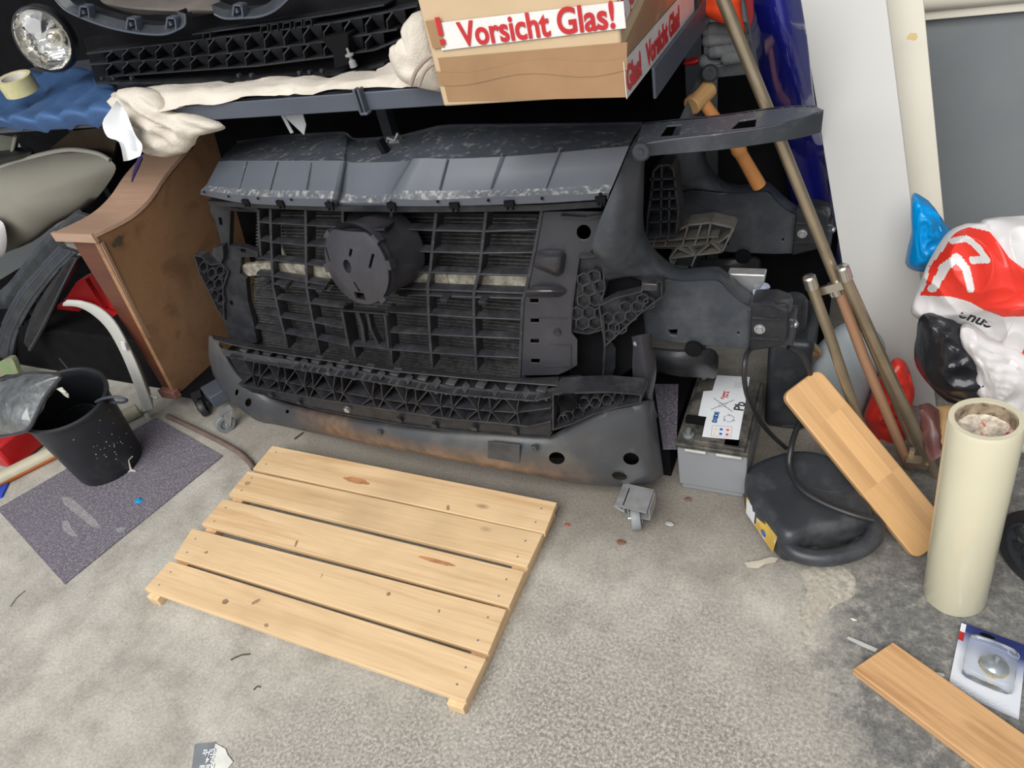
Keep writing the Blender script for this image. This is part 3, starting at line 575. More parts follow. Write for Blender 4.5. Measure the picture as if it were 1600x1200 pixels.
# right corner bracket
MB().grid([[C(874, 588, 1.22), C(905, 585, 1.24), C(945, 600, 1.24), C(975, 602, 1.25), C(1006, 605, 1.26)], [C(864, 616, 1.11), C(905, 613, 1.11), C(942, 612, 1.11), C(970, 611, 1.12), C(1002, 617, 1.13)]], (0, 0, -.005)).build('corner_shelf', m_ledge, r, bev=.001)
co_ = [(864, 616), (900, 613), (942, 612), (1001, 617), (1000, 629), (960, 638), (925, 648), (895, 662), (864, 672)]
mb = MB().ribs([C(a, b, 1.105) for a, b in co_], .004, .06, closed=True)
mb.plate([C(a, b, 1.15) for a, b in co_], (), (0, .003, 0))
for x, y in ((912, 630), (930, 630), (921, 641), (948, 625), (966, 622), (903, 645), (880, 657), (888, 651)): mb.ribs([C(x + 9 * math.cos(t), y + 9 * math.sin(t), 1.118) for t in [k * math.pi / 3 for k in range(6)]], .0025, .03, closed=True)
o = mb.build('corner_bracket', m_grille, r); MB().lathe(C(886, 629, 1.10), (0, 1, 0), [(.026, 0), (.024, 0), (.022, .04), (.026, .04)], 28, closed=True).lathe(C(886, 629, 1.13), (0, 1, 0), [(0, 0), (.024, 0), (.024, .01), (0, .01)], 24).build('fog_lamp_port', m_dark, o)
# strap
stp = [[(987, 527), (1002, 524), (1018, 522)], [(989, 545), (1005, 546), (1018, 542)], [(988, 565), (1008, 568), (1024, 560)], [(989, 590), (1008, 592), (1025, 585)], [(995, 605), (1010, 608), (1022, 605)], [(1004, 625), (1013, 628), (1020, 628)], [(1012, 650), (1020, 655), (1028, 652)]]
MB().sgrid([[C(a, b, 1.20 - .02 * (j == 1)) for j, (a, b) in enumerate(rw)] for rw in stp], 3, 3, (0, .004, 0)).build('bent_strap', m_pl2, r, 'bent black metal strap')
MB().lathe(C(994, 536, 1.195), (0, -1, 0), [(0, .004), (.006, .004), (.007, 0)], 12).build('rivet', m_zinc, r)
# honeycomb brackets
def comb(name, ol, y0, cells, rad, sy=1.25, parent=r, mat=m_grille, dy=.025):
    mb = MB(); mb.ribs([C(a, b, y0) for a, b in ol], .0035, dy, closed=True); mb.plate([C(a, b, y0 + dy * .7) for a, b in ol], (), (0, .003, 0))
    for x, y in cells: mb.ribs([C(x + rad * math.cos(t), y + rad * .95 * math.sin(t), y0 + .002) for t in [k * math.pi / 3 + .52 for k in range(6)]], .003, dy * .7, closed=True)
    return mb.build(name, mat, parent)
comb('honeycomb_bracket', [(936, 478), (960, 466), (1003, 456), (1004, 441), (1033, 440), (1034, 464), (1000, 490), (945, 541)], 1.20, [(950, 497), (968, 496), (959, 512), (977, 480), (986, 494), (996, 479), (952, 524), (1004, 468), (1014, 474), (970, 513)], 9.5)
MB().box(C(1018, 444, 1.20), (.034, .03, .02)).build('bracket_head', m_grille, r, bev=.003)
comb('honeycomb_duct', [(904, 403), (925, 401), (939, 398), (943, 430), (945, 450), (938, 478), (942, 515), (918, 522), (893, 518), (894, 476)], 1.215, [(910, 505), (930, 505), (901, 490), (920, 489), (938, 490), (912, 470), (930, 468), (920, 452), (936, 447), (912, 437), (928, 432)], 11)
MB().ribs([C(a, b, 1.20) for a, b in ((942, 500), (945, 540), (943, 575), (941, 603))], .006, .05).grid([[C(945, 520, 1.205), C(962, 545, 1.22)], [C(945, 560, 1.205), C(961, 575, 1.22)], [C(943, 600, 1.205), C(954, 592, 1.22)]], (0, .005, 0)).build('bracket_stalk', m_pl, r)
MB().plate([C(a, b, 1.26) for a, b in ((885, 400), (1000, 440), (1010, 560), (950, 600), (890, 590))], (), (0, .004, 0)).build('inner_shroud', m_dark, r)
# fender column + side carrier (built at y about 1.35)
CARR = []
def cpart(o): CARR.append(o); return o
Y0 = 1.35
rows = [[(1005, 193, 1.40), (1008, 200, 1.38), (1012, 225, 1.37), (1012, 240, 1.38)],
        [(985, 230, 1.27), (995, 240, 1.29), (1003, 250, 1.31), (1006, 256, 1.36)],
        [(962, 285, 1.22), (980, 290, 1.24), (1000, 300, 1.29), (1005, 302, 1.36)],
        [(945, 325, 1.21), (968, 330, 1.22), (996, 338, 1.28), (1004, 340, 1.36)],
        [(930, 365, 1.21), (960, 372, 1.215), (993, 372, 1.28), (1008, 368, 1.38)],
        [(926, 392, 1.22), (955, 402, 1.22), (1000, 396, 1.30), (1024, 394, 1.40)],
        [(940, 415, 1.25), (965, 425, 1.26), (1015, 415, 1.33), (1050, 414, 1.42)],
        [(945, 440, 1.29), (985, 432, 1.30), (1045, 433, 1.35), (1075, 418, 1.43)]]
mb = MB().sgrid([[P(*c) for c in rw] for rw in rows], 4, 4, (.0, .006, 0)); cpart(mb.build('fender_column', m_carr, r, 'sweeping grey black corner column', smooth=60))
so = [(945, 440), (985, 428), (1040, 437), (1090, 437), (1118, 436), (1135, 450), (1155, 468), (1176, 478), (1174, 545), (1140, 544), (1108, 541), (1060, 536), (1020, 530), (1000, 545), (985, 562), (975, 560), (962, 540), (950, 500)]
cpart(MB().plate([P(a, b, Y0) for a, b in so], [[P(a, b, Y0) for a, b in ((1042, 516), (1058, 515), (1057, 525), (1048, 524))], [P(a, b, Y0) for a, b in ((1152, 519), (1155, 519), (1155, 523), (1152, 523))]], (0, .008, 0)).build('side_rail', m_carr, r, 'flat black side rail', bev=.002))
cpart(MB().sgrid([[P(1010, 425, 1.345), P(1060, 437, 1.345), P(1118, 436, 1.345), P(1136, 451, 1.345), P(1155, 468, 1.345), P(1177, 479, 1.345)], [P(1015, 412, 1.37), P(1062, 426, 1.37), P(1116, 424, 1.37), P(1140, 441, 1.37), P(1160, 459, 1.37), P(1180, 472, 1.37)], [P(1025, 395, 1.41), P(1062, 418, 1.41), P(1112, 416, 1.41), P(1130, 420, 1.41), P(1162, 448, 1.41), P(1186, 464, 1.41)]], 4, 3, (0, .003, -.006)).build('rail_flange', m_carr, r, smooth=60))
mb = MB().sgrid([[P(1010, 545, 1.36), P(1060, 550, 1.34), P(1108, 548, 1.36), P(1122, 560, 1.42)], [P(1012, 560, 1.35), P(1060, 568, 1.33), P(1105, 572, 1.36), P(1120, 585, 1.42)], [P(1025, 580, 1.38), P(1060, 588, 1.37), P(1100, 590, 1.40), P(1115, 592, 1.43)]], 4, 4, (0, .01, 0)); cpart(mb.build('crash_box', m_pl, r))
cpart(MB().lathe(P(1083, 547, 1.335), (0, 1, 0), [(0, 0), (.021, 0), (.021, .01), (0, .01)], 24).build('crash_box_opening', m_dark, r))
cpart(MB().ribs([P(a, b, 1.349) for a, b in ((1000, 512), (1010, 502), (1040, 499), (1090, 500), (1115, 504))], .004, .01).build('rail_bead', m_carr, r))
# rail end block
bo = [(1174, 474), (1210, 474), (1232, 482), (1231, 530), (1222, 541), (1170, 550)]
blk = cpart(MB().prism([P(a, b, 1.335) for a, b in bo], (0, .06, 0)).build('rail_end', m_pl, r, bev=.004))
cpart(MB().sgrid([[P(1172, 476, 1.33), P(1205, 474, 1.33), P(1226, 484, 1.33), P(1236, 484, 1.345)], [P(1175, 468, 1.36), P(1205, 466, 1.36), P(1232, 470, 1.36), P(1238, 476, 1.37)], [P(1178, 461, 1.39), P(1205, 461, 1.39), P(1236, 464, 1.39), P(1239, 468, 1.4)]], 3, 3, (0, .003, -.008)).build('rail_end_cap', m_carr, r))
cpart(MB().ribs([P(1175, 497, 1.328), P(1220, 500, 1.328)], .003, .01).ribs([P(1172, 529, 1.328), P(1217, 531, 1.328)], .003, .01).ribs([P(1175, 474, 1.33), P(1228, 478, 1.33)], .003, .01).build('rail_end_rib', m_grille, r))
def bolt(p, ax, parent, name='bolt', rr=.008):
    return MB().lathe(p, ax, [(0, .009), (rr * .85, .009), (rr, .007), (rr, .003), (rr * 1.5, .003), (rr * 1.6, 0)], 6 if 0 else 18).build(name, m_zinc, parent)
cpart(bolt(P(1187, 514, 1.334), V((0, -1, 0)), r)); cpart(bolt(P(1240, 506, 1.37), V((1, -.5, 0)), r, rr=.007))
cpart(MB().box(P(1232, 510, 1.385), (.03, .05, .075)).build('end_bracket', m_carr, r, bev=.004))
mb = MB()
for k in range(14): mb.rib(P(1168, 488 + k * 4.1, 1.348), P(1173.5, 488 + k * 4.1, 1.348), .0012, .004)
cpart(mb.build('scale_marks', m_grille, r))
# metal socket behind the rail
MB().prism([P(a, b, 1.42) for a, b in ((1136, 428), (1196, 430), (1190, 462), (1160, 458))], (0, .03, 0)).build('steel_socket', m_zinc, r, bev=.003)
MB().tube([P(1178, 458, 1.41), P(1190, 456, 1.41), P(1198, 446, 1.41)], .009, 10).build('blue_grey_plug', M('plug_plastic', (.28, .32, .42), .4), r)
# upper right arm
at_ = [(1004, 193, 1.40), (1050, 188, 1.385), (1130, 180, 1.37), (1200, 170, 1.38), (1245, 166, 1.40), (1275, 166, 1.42)]
af = [(994, 226, 1.28), (1050, 217, 1.28), (1130, 208, 1.28), (1200, 198, 1.285), (1250, 186, 1.30), (1287, 172, 1.37)]
ab = [(996, 246, 1.28), (1050, 241, 1.28), (1130, 234, 1.28), (1200, 224, 1.285), (1250, 216, 1.30), (1283, 207, 1.37)]
az = .985
top = [F(a, b, az) for a, b, _ in at_]; fr_ = [F(a, b, az) for a, b, _ in af]
fb = []
for p, c in zip(fr_, ab):
    t = P(c[0], c[1], p.y); fb.append(t)
tops = spl(top, 4); frs = spl(fr_, 4); fbs = spl(fb, 4)
def arm(par, n, dv):
    T, f_, b_ = [[p + dv for p in L[:n]] for L in (tops, frs, fbs)]
    MB().plate(f_ + list(reversed(T)), [[F(a, b, az) + dv for a, b in ((1042, 196), (1066, 194), (1061, 211), (1030, 213))]] + ([[F(a, b, az) for a, b in ((1155, 188), (1182, 184), (1180, 198), (1140, 202))]] if n > 15 else []), (0, 0, -.004)).build('upper_arm', m_pan, par, 'curved dusty arm at the upper right', bev=.001)
    MB().grid([f_, b_], (0, .004, 0)).build('arm_face', m_carr, par, bev=.001); MB().ribs(T, .010, .004, V((0, 0, -1))).build('arm_rear_lip', m_carr, par)
arm(r, len(tops), V((0, 0, 0)))
cpart(MB().lathe(P(1001, 237, 1.262), (0, -1, .1), [(0, .004), (.006, .004), (.006, .001), (.016, .001), (.018, .005), (.020, 0)], 24).build('arm_boss', m_carr, r))
# ---------------- second identical front end carrier nested behind
r2 = thing('front_end_carrier', 'second bare black front end carrier nested behind the grille assembly', 'car part', V((-.35, 1.8, .3)))
DV = V((.045, .44, 0))
for o in CARR:
    c = o.copy(); COL.objects.link(c); c.parent = r2; c.location = FE.location + DV - r2.location
    for ch in list(o.children):
        d = ch.copy(); COL.objects.link(d); d.parent = c
arm(r2, 10, DV)
# lattice scraps between both
r = thing('grille_bracket', 'dusty ribbed plastic bracket sticking out between the two side rails', 'car part', P(1075, 400, 1.56))
lo = [(1010, 372), (1045, 368), (1075, 352), (1110, 348), (1145, 356), (1141, 366), (1122, 380), (1075, 386), (1015, 386)]
mb = MB().ribs(pix(lo, 1.56), .005, .05, closed=True)
for a, b in (((1045, 369), (1038, 385)), ((1075, 352), (1066, 385)), ((1095, 352), (1085, 384)), ((1110, 350), (1104, 383)), ((1025, 372), (1020, 385)), ((1012, 378), (1122, 370))): mb.rib(P(*a, 1.56), P(*b, 1.56), .004, .045)
mb.grid([pix([(1010, 386), (1075, 386), (1122, 380)], 1.56), pix([(1010, 376), (1075, 374), (1130, 366)], 1.60)], (0, 0, -.004))
m_dl = M('dusty_lattice', (.10, .093, .082), .7, var=.3, scale=30); mb.build('upper_lattice', m_dl, r, 'dusty ribbed plate')
mb = MB()
for a, b in (((1046, 404), (1128, 394)), ((1046, 404), (1058, 388)), ((1075, 384), (1087, 400)), ((1128, 394), (1146, 358)), ((1110, 378), (1128, 394)), ((1058, 388), (1087, 400)), ((1087, 400), (1108, 382)), ((1046, 404), (1052, 416)), ((1087, 400), (1080, 417))): mb.rib(P(*a, 1.55), P(*b, 1.55), .004, .05)
mb.build('lower_lattice', m_dl, r)
r = thing('ladder_bracket', 'tall narrow black lattice bracket behind the corner column', 'car part', P(1035, 360, 1.5))
ol = [(1021, 268), (1030, 259), (1048, 258), (1053, 268), (1056, 300), (1060, 330), (1056, 368), (1010, 372), (1012, 340), (1018, 300)]
mb = MB().ribs(pix(ol, 1.5), .005, .05, closed=True).plate(pix(ol, 1.545), (), (0, .004, 0))
for y in (281, 297, 312, 328, 348): mb.rib(P(1015, y, 1.5), P(1057, y - 2, 1.5), .004, .045)
mb.rib(P(1034, 260, 1.5), P(1032, 370, 1.5), .004, .045).rib(P(1046, 300, 1.5), P(1045, 368, 1.5), .004, .045); mb.build('lattice', m_pl, r)
# ---------------- dolly below
r = thing('wheeled_dolly', 'low grey dolly with small grey casters under the car front end', 'dolly', (-1.2, 1.35, 0))
MB().box((-1.10, 1.47, .112), (1.30, .36, .018)).build('deck', m_dark, r)
p = F(345, 612, .10); MB().box((p.x, p.y, .105), (.10, .10, .05), (V((.9, -.43, 0)), V((.43, .9, 0)), V((0, 0, 1)))).build('corner_block', m_shelf, r, bev=.003)
def caster(c, yaw, rr, parent, fork, wide=.024, tire=None):
    ax = V((math.cos(yaw), math.sin(yaw), 0)); c = V(c)
    w = MB().lathe(c - ax * wide / 2, ax, [(rr * .6, 0), (rr * .95, 0), (rr, .003), (rr, wide - .003), (rr * .95, wide), (rr * .6, wide), (rr * .6, wide * .7), (.006, wide * .7), (.006, wide * .3), (rr * .6, wide * .3)], 28, closed=True).build('caster_wheel', tire or m_caster, parent)
    f = V((-ax.y, ax.x, 0)); mb = MB()
    for s in (-1, 1):
        o = c + ax * (s * (wide / 2 + .004)); mb.prism([o + f * .010 - V((0, 0, .012)), o - f * .010 - V((0, 0, .012)), o - f * .02 + V((0, 0, rr + .012)) + f * .03, o + f * .045 + V((0, 0, rr + .012))], ax * (.002 * s))
    mb.box(c + f * .022 + V((0, 0, rr + .012)), (wide + .012, .05, .004), (ax, f, V((0, 0, 1)))); mb.tube([c - ax * (wide / 2 + .008), c + ax * (wide / 2 + .008)], .005, 10)
    mb.build('caster_fork', fork, parent)
p = F(358, 672); caster((p.x, p.y + .0, .034), -.45, .034, r, m_zinc)
p = F(993, 826); caster((p.x, p.y + .01, .034), .35, .034, r, m_zinc)
p = F(1000, 775, .09); mb = MB().hexa([p + V((-.055, -.045, 0)), p + V((.03, -.05, 0)), p + V((.03, -.05, -.004)), p + V((-.055, -.045, -.004))], (0, .08, 0))
mb.box(p + V((-.0, -.01, -.04)), (.07, .06, .004)).box(p + V((-.034, -.01, -.02)), (.003, .06, .04)).box(p + V((.034, -.01, -.02)), (.003, .06, .04)); mb.build('caster_bracket', m_zinc, r)
MB().box(F(975, 795, .045), (.05, .02, .008), (V((.95, -.3, -.1)), V((.3, .9, -.3)), V((.1, .3, .95)))).build('brake_pedal', m_zinc, r)
# ================================================================ SHELF
zs = 1.112
r = thing('storage_shelf', 'grey metal shelf carrying the carton, cream blanket and blue quilt', 'shelf', (-1.6, 1.6, 0))
MB().box((-1.72, 1.60, zs + .003), (2.66, .68, .006)).build('shelf_deck', m_shelf, r)
a = P(300, 183, 1.25); b = P(700, 165, 1.25)
MB().box((-1.90, 1.25, zs - .003), (2.26, .012, .038)).box((-1.90, 1.262, zs + .013), (2.26, .03, .006)).build('front_rail', m_shelf, r, bev=.002)
MB().box((-.58, 1.25, zs - .003), (.36, .012, .038)).build('front_rail', m_shelf, r, bev=.002)
p = P(561, 157, 1.235); MB().box(p, (.006, .02, .05)).box(p + V((.010, .002, 0)), (.005, .02, .05)).box(p + V((.008, 0, -.026)), (.02, .02, .006)).build('rail_clip', m_shelf, r, bev=.002)
q0 = P(1020, 150, 1.24); q1 = P(1026, 157, 1.24)
MB().hexa([V((q0.x, 1.24, zs - .032)), V((q0.x, 1.95, zs - .032)), V((q0.x, 1.95, zs + .022)), V((q0.x, 1.24, zs + .022))], (.006, 0, 0)).build('side_rail', m_shelf, r, bev=.002)
for x, y in ((-.42, 1.92), (-3.02, 1.92), (-1.3, 1.75)): MB().box((x, y, (zs - .02) / 2), (.035, .035, zs - .02)).build('shelf_post', m_shelf, r)
MB().box((-2.0, 2.00, .75), (3.18, .012, 1.5)).build('added_dark_backing', m_dark, r)  # added sheet, keeps the space behind the shelf as dark as deep shade
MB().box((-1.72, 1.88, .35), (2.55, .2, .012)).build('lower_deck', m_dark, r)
# ================================================================ CARTON
zb = 1.122
A = P(692, 161, 1.10); B = P(978, 154, 1.10); zb = (A.z + B.z) / 2; zb = max(zb, zs + .024)
def onzy(px, py, z): return F(px, py, z)
yb = (F(692, 162, zb).y + F(978, 155, zb).y) / 2
xl = P(692, 162, yb).x; xr = P(978, 155, yb).x; HB = .34; DB = .50
r = thing('cardboard_box', 'brown cardboard box sealed with red and white glass warning tape', 'box', ((xl + xr) / 2, yb + DB / 2, zb))
o = MB().box(((xl + xr) / 2, yb + DB / 2, zb + HB / 2), (xr - xl, DB, HB)).build('carton', m_card, r, bev=.004)
fy = yb - .0015
def bandf(p0, p1, name, mat, par=None, e=.0012, y=None):   # band on front face from pixel corners
    y = y or fy; q = [P(*p, y) for p in p0 + p1]; return MB().hexa(q, (0, e, 0)).build(name, mat, par or r)
bandf([(684, 91), (980, 66)], [(978, 152), (700, 159)], 'brown_tape', m_brown, e=.001)
MB().grid([[P(681 + t * 299, 150 - 25 * t - 38 + 6 * math.sin(t * 9), fy - .0015) for t in [k / 12 for k in range(13)]], [P(686 + t * 294, 150 - 20 * t - 20 + 6 * math.sin(t * 9 + .6), fy - .0015) for t in [k / 12 for k in range(13)]]], (0, .0012, 0)).build('crumpled_tape_strip', m_brown, r)
tp = bandf([(684, 36), (974, 2)], [(978, 44), (690, 79)], 'warning_tape', m_wt, e=.001, y=fy - .002)
bandf([(664, 33), (687, 30)], [(695, 74), (676, 76)], 'tape_end', m_brown, y=fy - .0035)
def ontape(px, py): return P(px, py, fy - .003)
o0 = ontape(722, 72); o1 = ontape(975, 41); L = (o1 - o0).length
tt = text('Vorsicht Glas!', 'lettering', o0, o1 - o0, (0, 0, 1), .066, m_redp, tp, .0004, .92, bold=.0022)
bb_ = [v.co.x for v in tt.data.vertices]; wv = max(bb_) - min(bb_); bpy.data.objects.remove(tt)
text('Vorsicht Glas!', 'lettering', o0, o1 - o0, (0, 0, 1), .052, m_redp, tp, .0004, .92 * (L * .965) / wv * 1.27 if wv else .9, bold=.0012)
e0 = ontape(694, 71) + V((0, -.002, 0)); MB().box(e0 + V((0, 0, .006)), (.010, .001, .008)).box(e0 + V((0, 0, .030)), (.009, .001, .028)).build('lettering', m_redp, tp)
# tape wrapping on to the right face
def R_(y, z, e=.002): return V((xr + e, y, z))
zt0 = P(978, 44, yb).z; zt1 = P(974, 2, yb).z
rt = MB().hexa([R_(yb - .003, zt0), R_(yb + DB, zt0 + .10), R_(yb + DB, zt1 + .10), R_(yb - .003, zt1)], (.001, 0, 0)).build('warning_tape', m_wt, r)
text('!  Glas!', 'lettering', R_(yb + .01, zt0 + .010, .0032), (0, 1, .2), (0, 0, 1), .050, m_redp, rt, .0004, .9, bold=.002)
g = R_(yb + .035, zt0 + .014, .004)
rt2 = MB().hexa([R_(yb - .004, zb - .004), R_(yb + DB, zb - .004), R_(yb + DB, zb + .052), R_(yb - .004, zb + .052)], (.001, 0, 0)).build('warning_tape', m_wt, r)
text('Glas!   Vorsicht Glas!', 'lettering', R_(yb - .0, zb + .006, .0032), (0, 1, 0), (0, 0, 1), .050, m_redp, rt2, .0004, .85, bold=.002)
MB().hexa([R_(yb + .005, zb + .056), R_(yb + DB, zb + .056), R_(yb + DB, zt0 + .09), R_(yb + .005, zt0 - .03)], (.0006, 0, 0)).build('brown_tape', m_brown, r)
MB().plate([R_(yb + a, zt0 + b, .0034) for a, b in ((.040, .050), (.062, .054), (.058, .036), (.052, .030), (.052, .014), (.060, .012), (.042, .008), (.050, .013), (.050, .030), (.043, .034))], (), (.0004, 0, 0)).build('wine_glass_symbol', m_redp, rt)
# ================================================================ BLANKET
r = thing('cream_blanket', 'cream fleece blanket hanging over the shelf end with a paper tag', 'blanket', P(300, 170, 1.3))
bz = crumple(.010, 14, 3)
top_ = [(178, 146, 1.29), (250, 136, 1.33), (330, 128, 1.34), (400, 124, 1.34), (480, 122, 1.34), (560, 116, 1.34), (620, 100, 1.34), (660, 85, 1.34), (700, 70, 1.34)]
mid_ = [(175, 158, 1.25), (250, 143, 1.26), (330, 140, 1.27), (400, 135, 1.27), (480, 132, 1.27), (560, 126, 1.27), (620, 120, 1.27), (660, 110, 1.27), (700, 100, 1.27)]
bot_ = [(190, 185, 1.22), (262, 172, 1.22), (320, 163, 1.23), (390, 152, 1.245), (437, 148, 1.25), (500, 142, 1.25), (580, 139, 1.25), (640, 137, 1.25), (700, 136, 1.25)]
mb = MB().sgrid([[P(*p) for p in L_] for L_ in (top_, mid_, bot_)], 6, 6, (0, .02, -.004), disp=bz)
ol = [(172, 150), (190, 142), (215, 138), (240, 143), (256, 158), (266, 174), (290, 181), (322, 190), (348, 199), (350, 206), (320, 213), (296, 232), (272, 243), (250, 244), (226, 240), (208, 222), (190, 200), (178, 175)]
op = spl([P(a, b, 1.235) for a, b in ol], 3, True)
fold = lambda p: bz(p) + V((0, -.008, .003)) * math.sin((p.x * .6 + p.z) * 120 + 3 * noise.noise(p * 9))
mb.pillow(op, P(250, 195, 1.235), (0, -.035, .01), (0, .05, 0), 10, disp=fold)
mb.build('fleece', m_fleece, r, smooth=80)
ol = [(652, 14), (668, 26), (684, 70), (698, 135), (660, 138), (628, 128), (609, 100), (610, 80), (630, 68), (638, 60), (636, 40)]
MB().pillow(spl([P(a, b, 1.22) for a, b in ol], 3, True), P(660, 85, 1.22), (0, -.04, .01), (0, .05, 0), 9, disp=bz).build('fleece', m_fleece, r, smooth=80)
MB().tube(spl([P(642, 133, 1.17), P(652, 108, 1.165), P(672, 88, 1.16), P(690, 80, 1.165)], 5), .004, 8).tube(spl([P(655, 134, 1.17), P(664, 112, 1.165), P(680, 98, 1.16), P(694, 92, 1.165)], 5), .003, 8).build('taupe_hem', M('taupe_ribbon', (.27, .21, .18), .6), r)
tg = [[(182, 157), (190, 166), (199, 178)], [(172, 172), (190, 190), (203, 190)], [(160, 192), (190, 203), (212, 212)], [(168, 214), (192, 215), (222, 226)], [(186, 222), (200, 232), (221, 238)], [(193, 252), (204, 250), (219, 244)]]
o = MB().sgrid([[P(a, b, 1.17 + .012 * (j == 1)) for j, (a, b) in enumerate(L_)] for L_ in tg], 3, 3, (0, .001, 0)).build('paper_tag', m_label, r, 'white printed paper tag')
mb = MB()
for k in range(9): p = P(204 + k * .6, 205 + k * 3.6, 1.172); mb.box(p, (.016 + .006 * random.random(), .0006, .0012), (V((.93, 0, -.3)).normalized(), V((0, 1, 0)), V((.3, 0, .93)).normalized()))
mb.build('printed_lines', M('grey_print', (.4, .4, .42), .6), o)
# ================================================================ GRILLE ON THE SHELF
r = thing('honeycomb_grille', 'black honeycomb grille lying on the cream blanket on the shelf', 'car part', P(400, 120, 1.42))
R1 = [(165, 120), (260, 113), (400, 103), (520, 88), (585, 78), (625, 62)]; R2 = [(140, 101), (270, 92), (400, 79), (510, 65), (620, 46)]; R3 = [(135, 84), (270, 68), (400, 52), (520, 36), (600, 20), (652, 9)]
R0 = [(150, 130), (230, 130), (400, 125), (480, 121), (560, 112), (600, 100)]; R4 = [(300, 54), (400, 40), (450, 33), (520, 22), (600, 8)]
yg = 1.38
mb = MB()
for L_, t in ((R1, .004), (R2, .004), (R3, .004), (R4, .003), (R0, .006)): mb.ribs([P(a, b, yg) for a, b in L_], t, .05)
mb.build('grille_rail', m_pl, r)
MB().plate([P(a, b, yg + .05) for a, b in R0 + [(655, 0), (600, -20), (400, 10), (130, 60)]], (), (0, .01, 0)).build('grille_back', m_dark, r)
x = 172; k = 0
while x < 640:
    for (La, Lb) in ((R1, R2), (R2, R3)):
        if x > 600 and La is R1: continue
        s = 1 if (La is R1) else -1
        mb = MB(); xa = x; ya_, yb_ = yl(La, xa), yl(Lb, xa)
        mb.rib(P(xa - 4, ya_, yg), P(xa + 6 - 12, (ya_ + yb_) / 2, yg - .006), .003, .045).rib(P(xa - 6, (ya_ + yb_) / 2, yg - .006), P(xa + 4, yb_, yg), .003, .045)
        mb.hexa([P(xa + 2, yb_, yg - .002), P(xa + 22, yb_ - 2, yg - .002), P(xa + 26, ya_ - 2, yg + .03), P(xa + 12, (ya_ + yb_) / 2, yg + .02)], (0, .003, 0)); mb.build('honeycomb_rib', m_pl, r)
    x += 25 + k * .6; k += 1
for x in (162, 180, 208, 375, 395, 470, 486, 505): 
    MB().lathe(P(x, yl(R0, x) - 8, yg - .012), (0, -1, .2), [(0, .008), (.005, .008), (.006, 0)], 10).build('screw_boss', m_pl, r)
for x in (322, 412, 428, 447, 465, 480): MB().ribs([P(x - 5, yl(R3, x) + 1, yg - .004), P(x - 5, yl(R3, x) - 9, yg - .004), P(x + 6, yl(R3, x) - 11, yg - .004), P(x + 6, yl(R3, x), yg - .004)], .002, .03).build('clip_socket', m_pl, r)
MB().lathe(P(553, 104, yg - .03), (.0, -.1, 1), [(.009, 0), (.008, .012), (.004, .016), (.004, .024), (.010, .024), (.010, .027), (.003, .03), (.003, .04), (0, .04)], 14).build('white_plastic_clip', M('dull_clip', (.2, .2, .2), .5), r)
MB().prism([P(a, b, yg - .02) for a, b in ((500, 60), (543, 52), (545, 102), (522, 110), (520, 85))], (0, .04, 0)).build('bracket_block', m_dark, r, bev=.003)
# curved trims above
def arctrim(name, label, outer, inner, y, clips=(), d=.03):
    t = thing(name, label, 'car part', P(outer[len(outer) // 2][0], outer[len(outer) // 2][1], y), 'ring trims above the shelf grille')
    a = spl([P(p[0], p[1], y) for p in outer], 4); b = spl([P(p[0], p[1], y + .02) for p in inner], 4)
    MB().grid([[p + V((0, .02, 0)) for p in a], a, b, [p + V((0, .03, 0)) for p in b]], (0, .003, 0)).build('trim_band', m_carr, t); MB().tube(a, .0025, 6).build('trim_edge', m_shelf, t)
    for cx, cy in clips:
        o = MB(); o.ribs([P(cx - 8, cy + 9, y - .004), P(cx - 6, cy - 8, y - .004), P(cx + 6, cy - 7, y - .004), P(cx + 8, cy + 10, y - .004)], .004, .02); o.box(P(cx, cy, y + .004), (.008, .008, .010)); o.build('clip_socket', m_shelf, t)
    return t
arctrim('wheel_arch_trim', 'curved black trim ring with clip sockets above the shelf grille', [(78, -12), (100, 14), (130, 29), (170, 43), (215, 52), (255, 54), (278, 46), (289, 38), (289, 22)], [(100, -14), (115, 6), (140, 17), (180, 29), (215, 37), (250, 40), (268, 34), (278, 28), (276, 18)], 1.32, ((131, 18), (205, 37), (267, 36)))
arctrim('wheel_arch_trim', 'curved black trim piece at the photo top right of the ringed trim', [(335, 22), (352, 29), (380, 28), (405, 26), (430, 16), (455, -6)], [(330, 8), (350, 15), (380, 15), (402, 12), (420, 4), (436, -10)], 1.33, ((371, 16),))
t_ = tag(MB().sgrid([[P(*c) for c in rw] for rw in ([(150, -8, 1.42), (200, -8, 1.44), (260, -6, 1.44), (330, 0, 1.42)], [(160, 4, 1.38), (205, 10, 1.38), (270, 14, 1.38), (345, 17, 1.38)], [(175, 12, 1.40), (215, 22, 1.40), (260, 23, 1.40), (330, 22, 1.42)])], 4, 4, (0, .02, 0)).build('interior_panel', M('brown_grey_vinyl', (.115, .10, .09), .5, bmp=.05)), 'dull brown grey panel inside the curved black trim ring', 'car part')
MB().sgrid([[P(*c) for c in rw] for rw in ([(300, -10, 1.50), (400, -10, 1.50), (520, -10, 1.50)], [(300, 30, 1.46), (400, 32, 1.46), (520, 14, 1.46)])], 3, 3, (0, .01, 0))
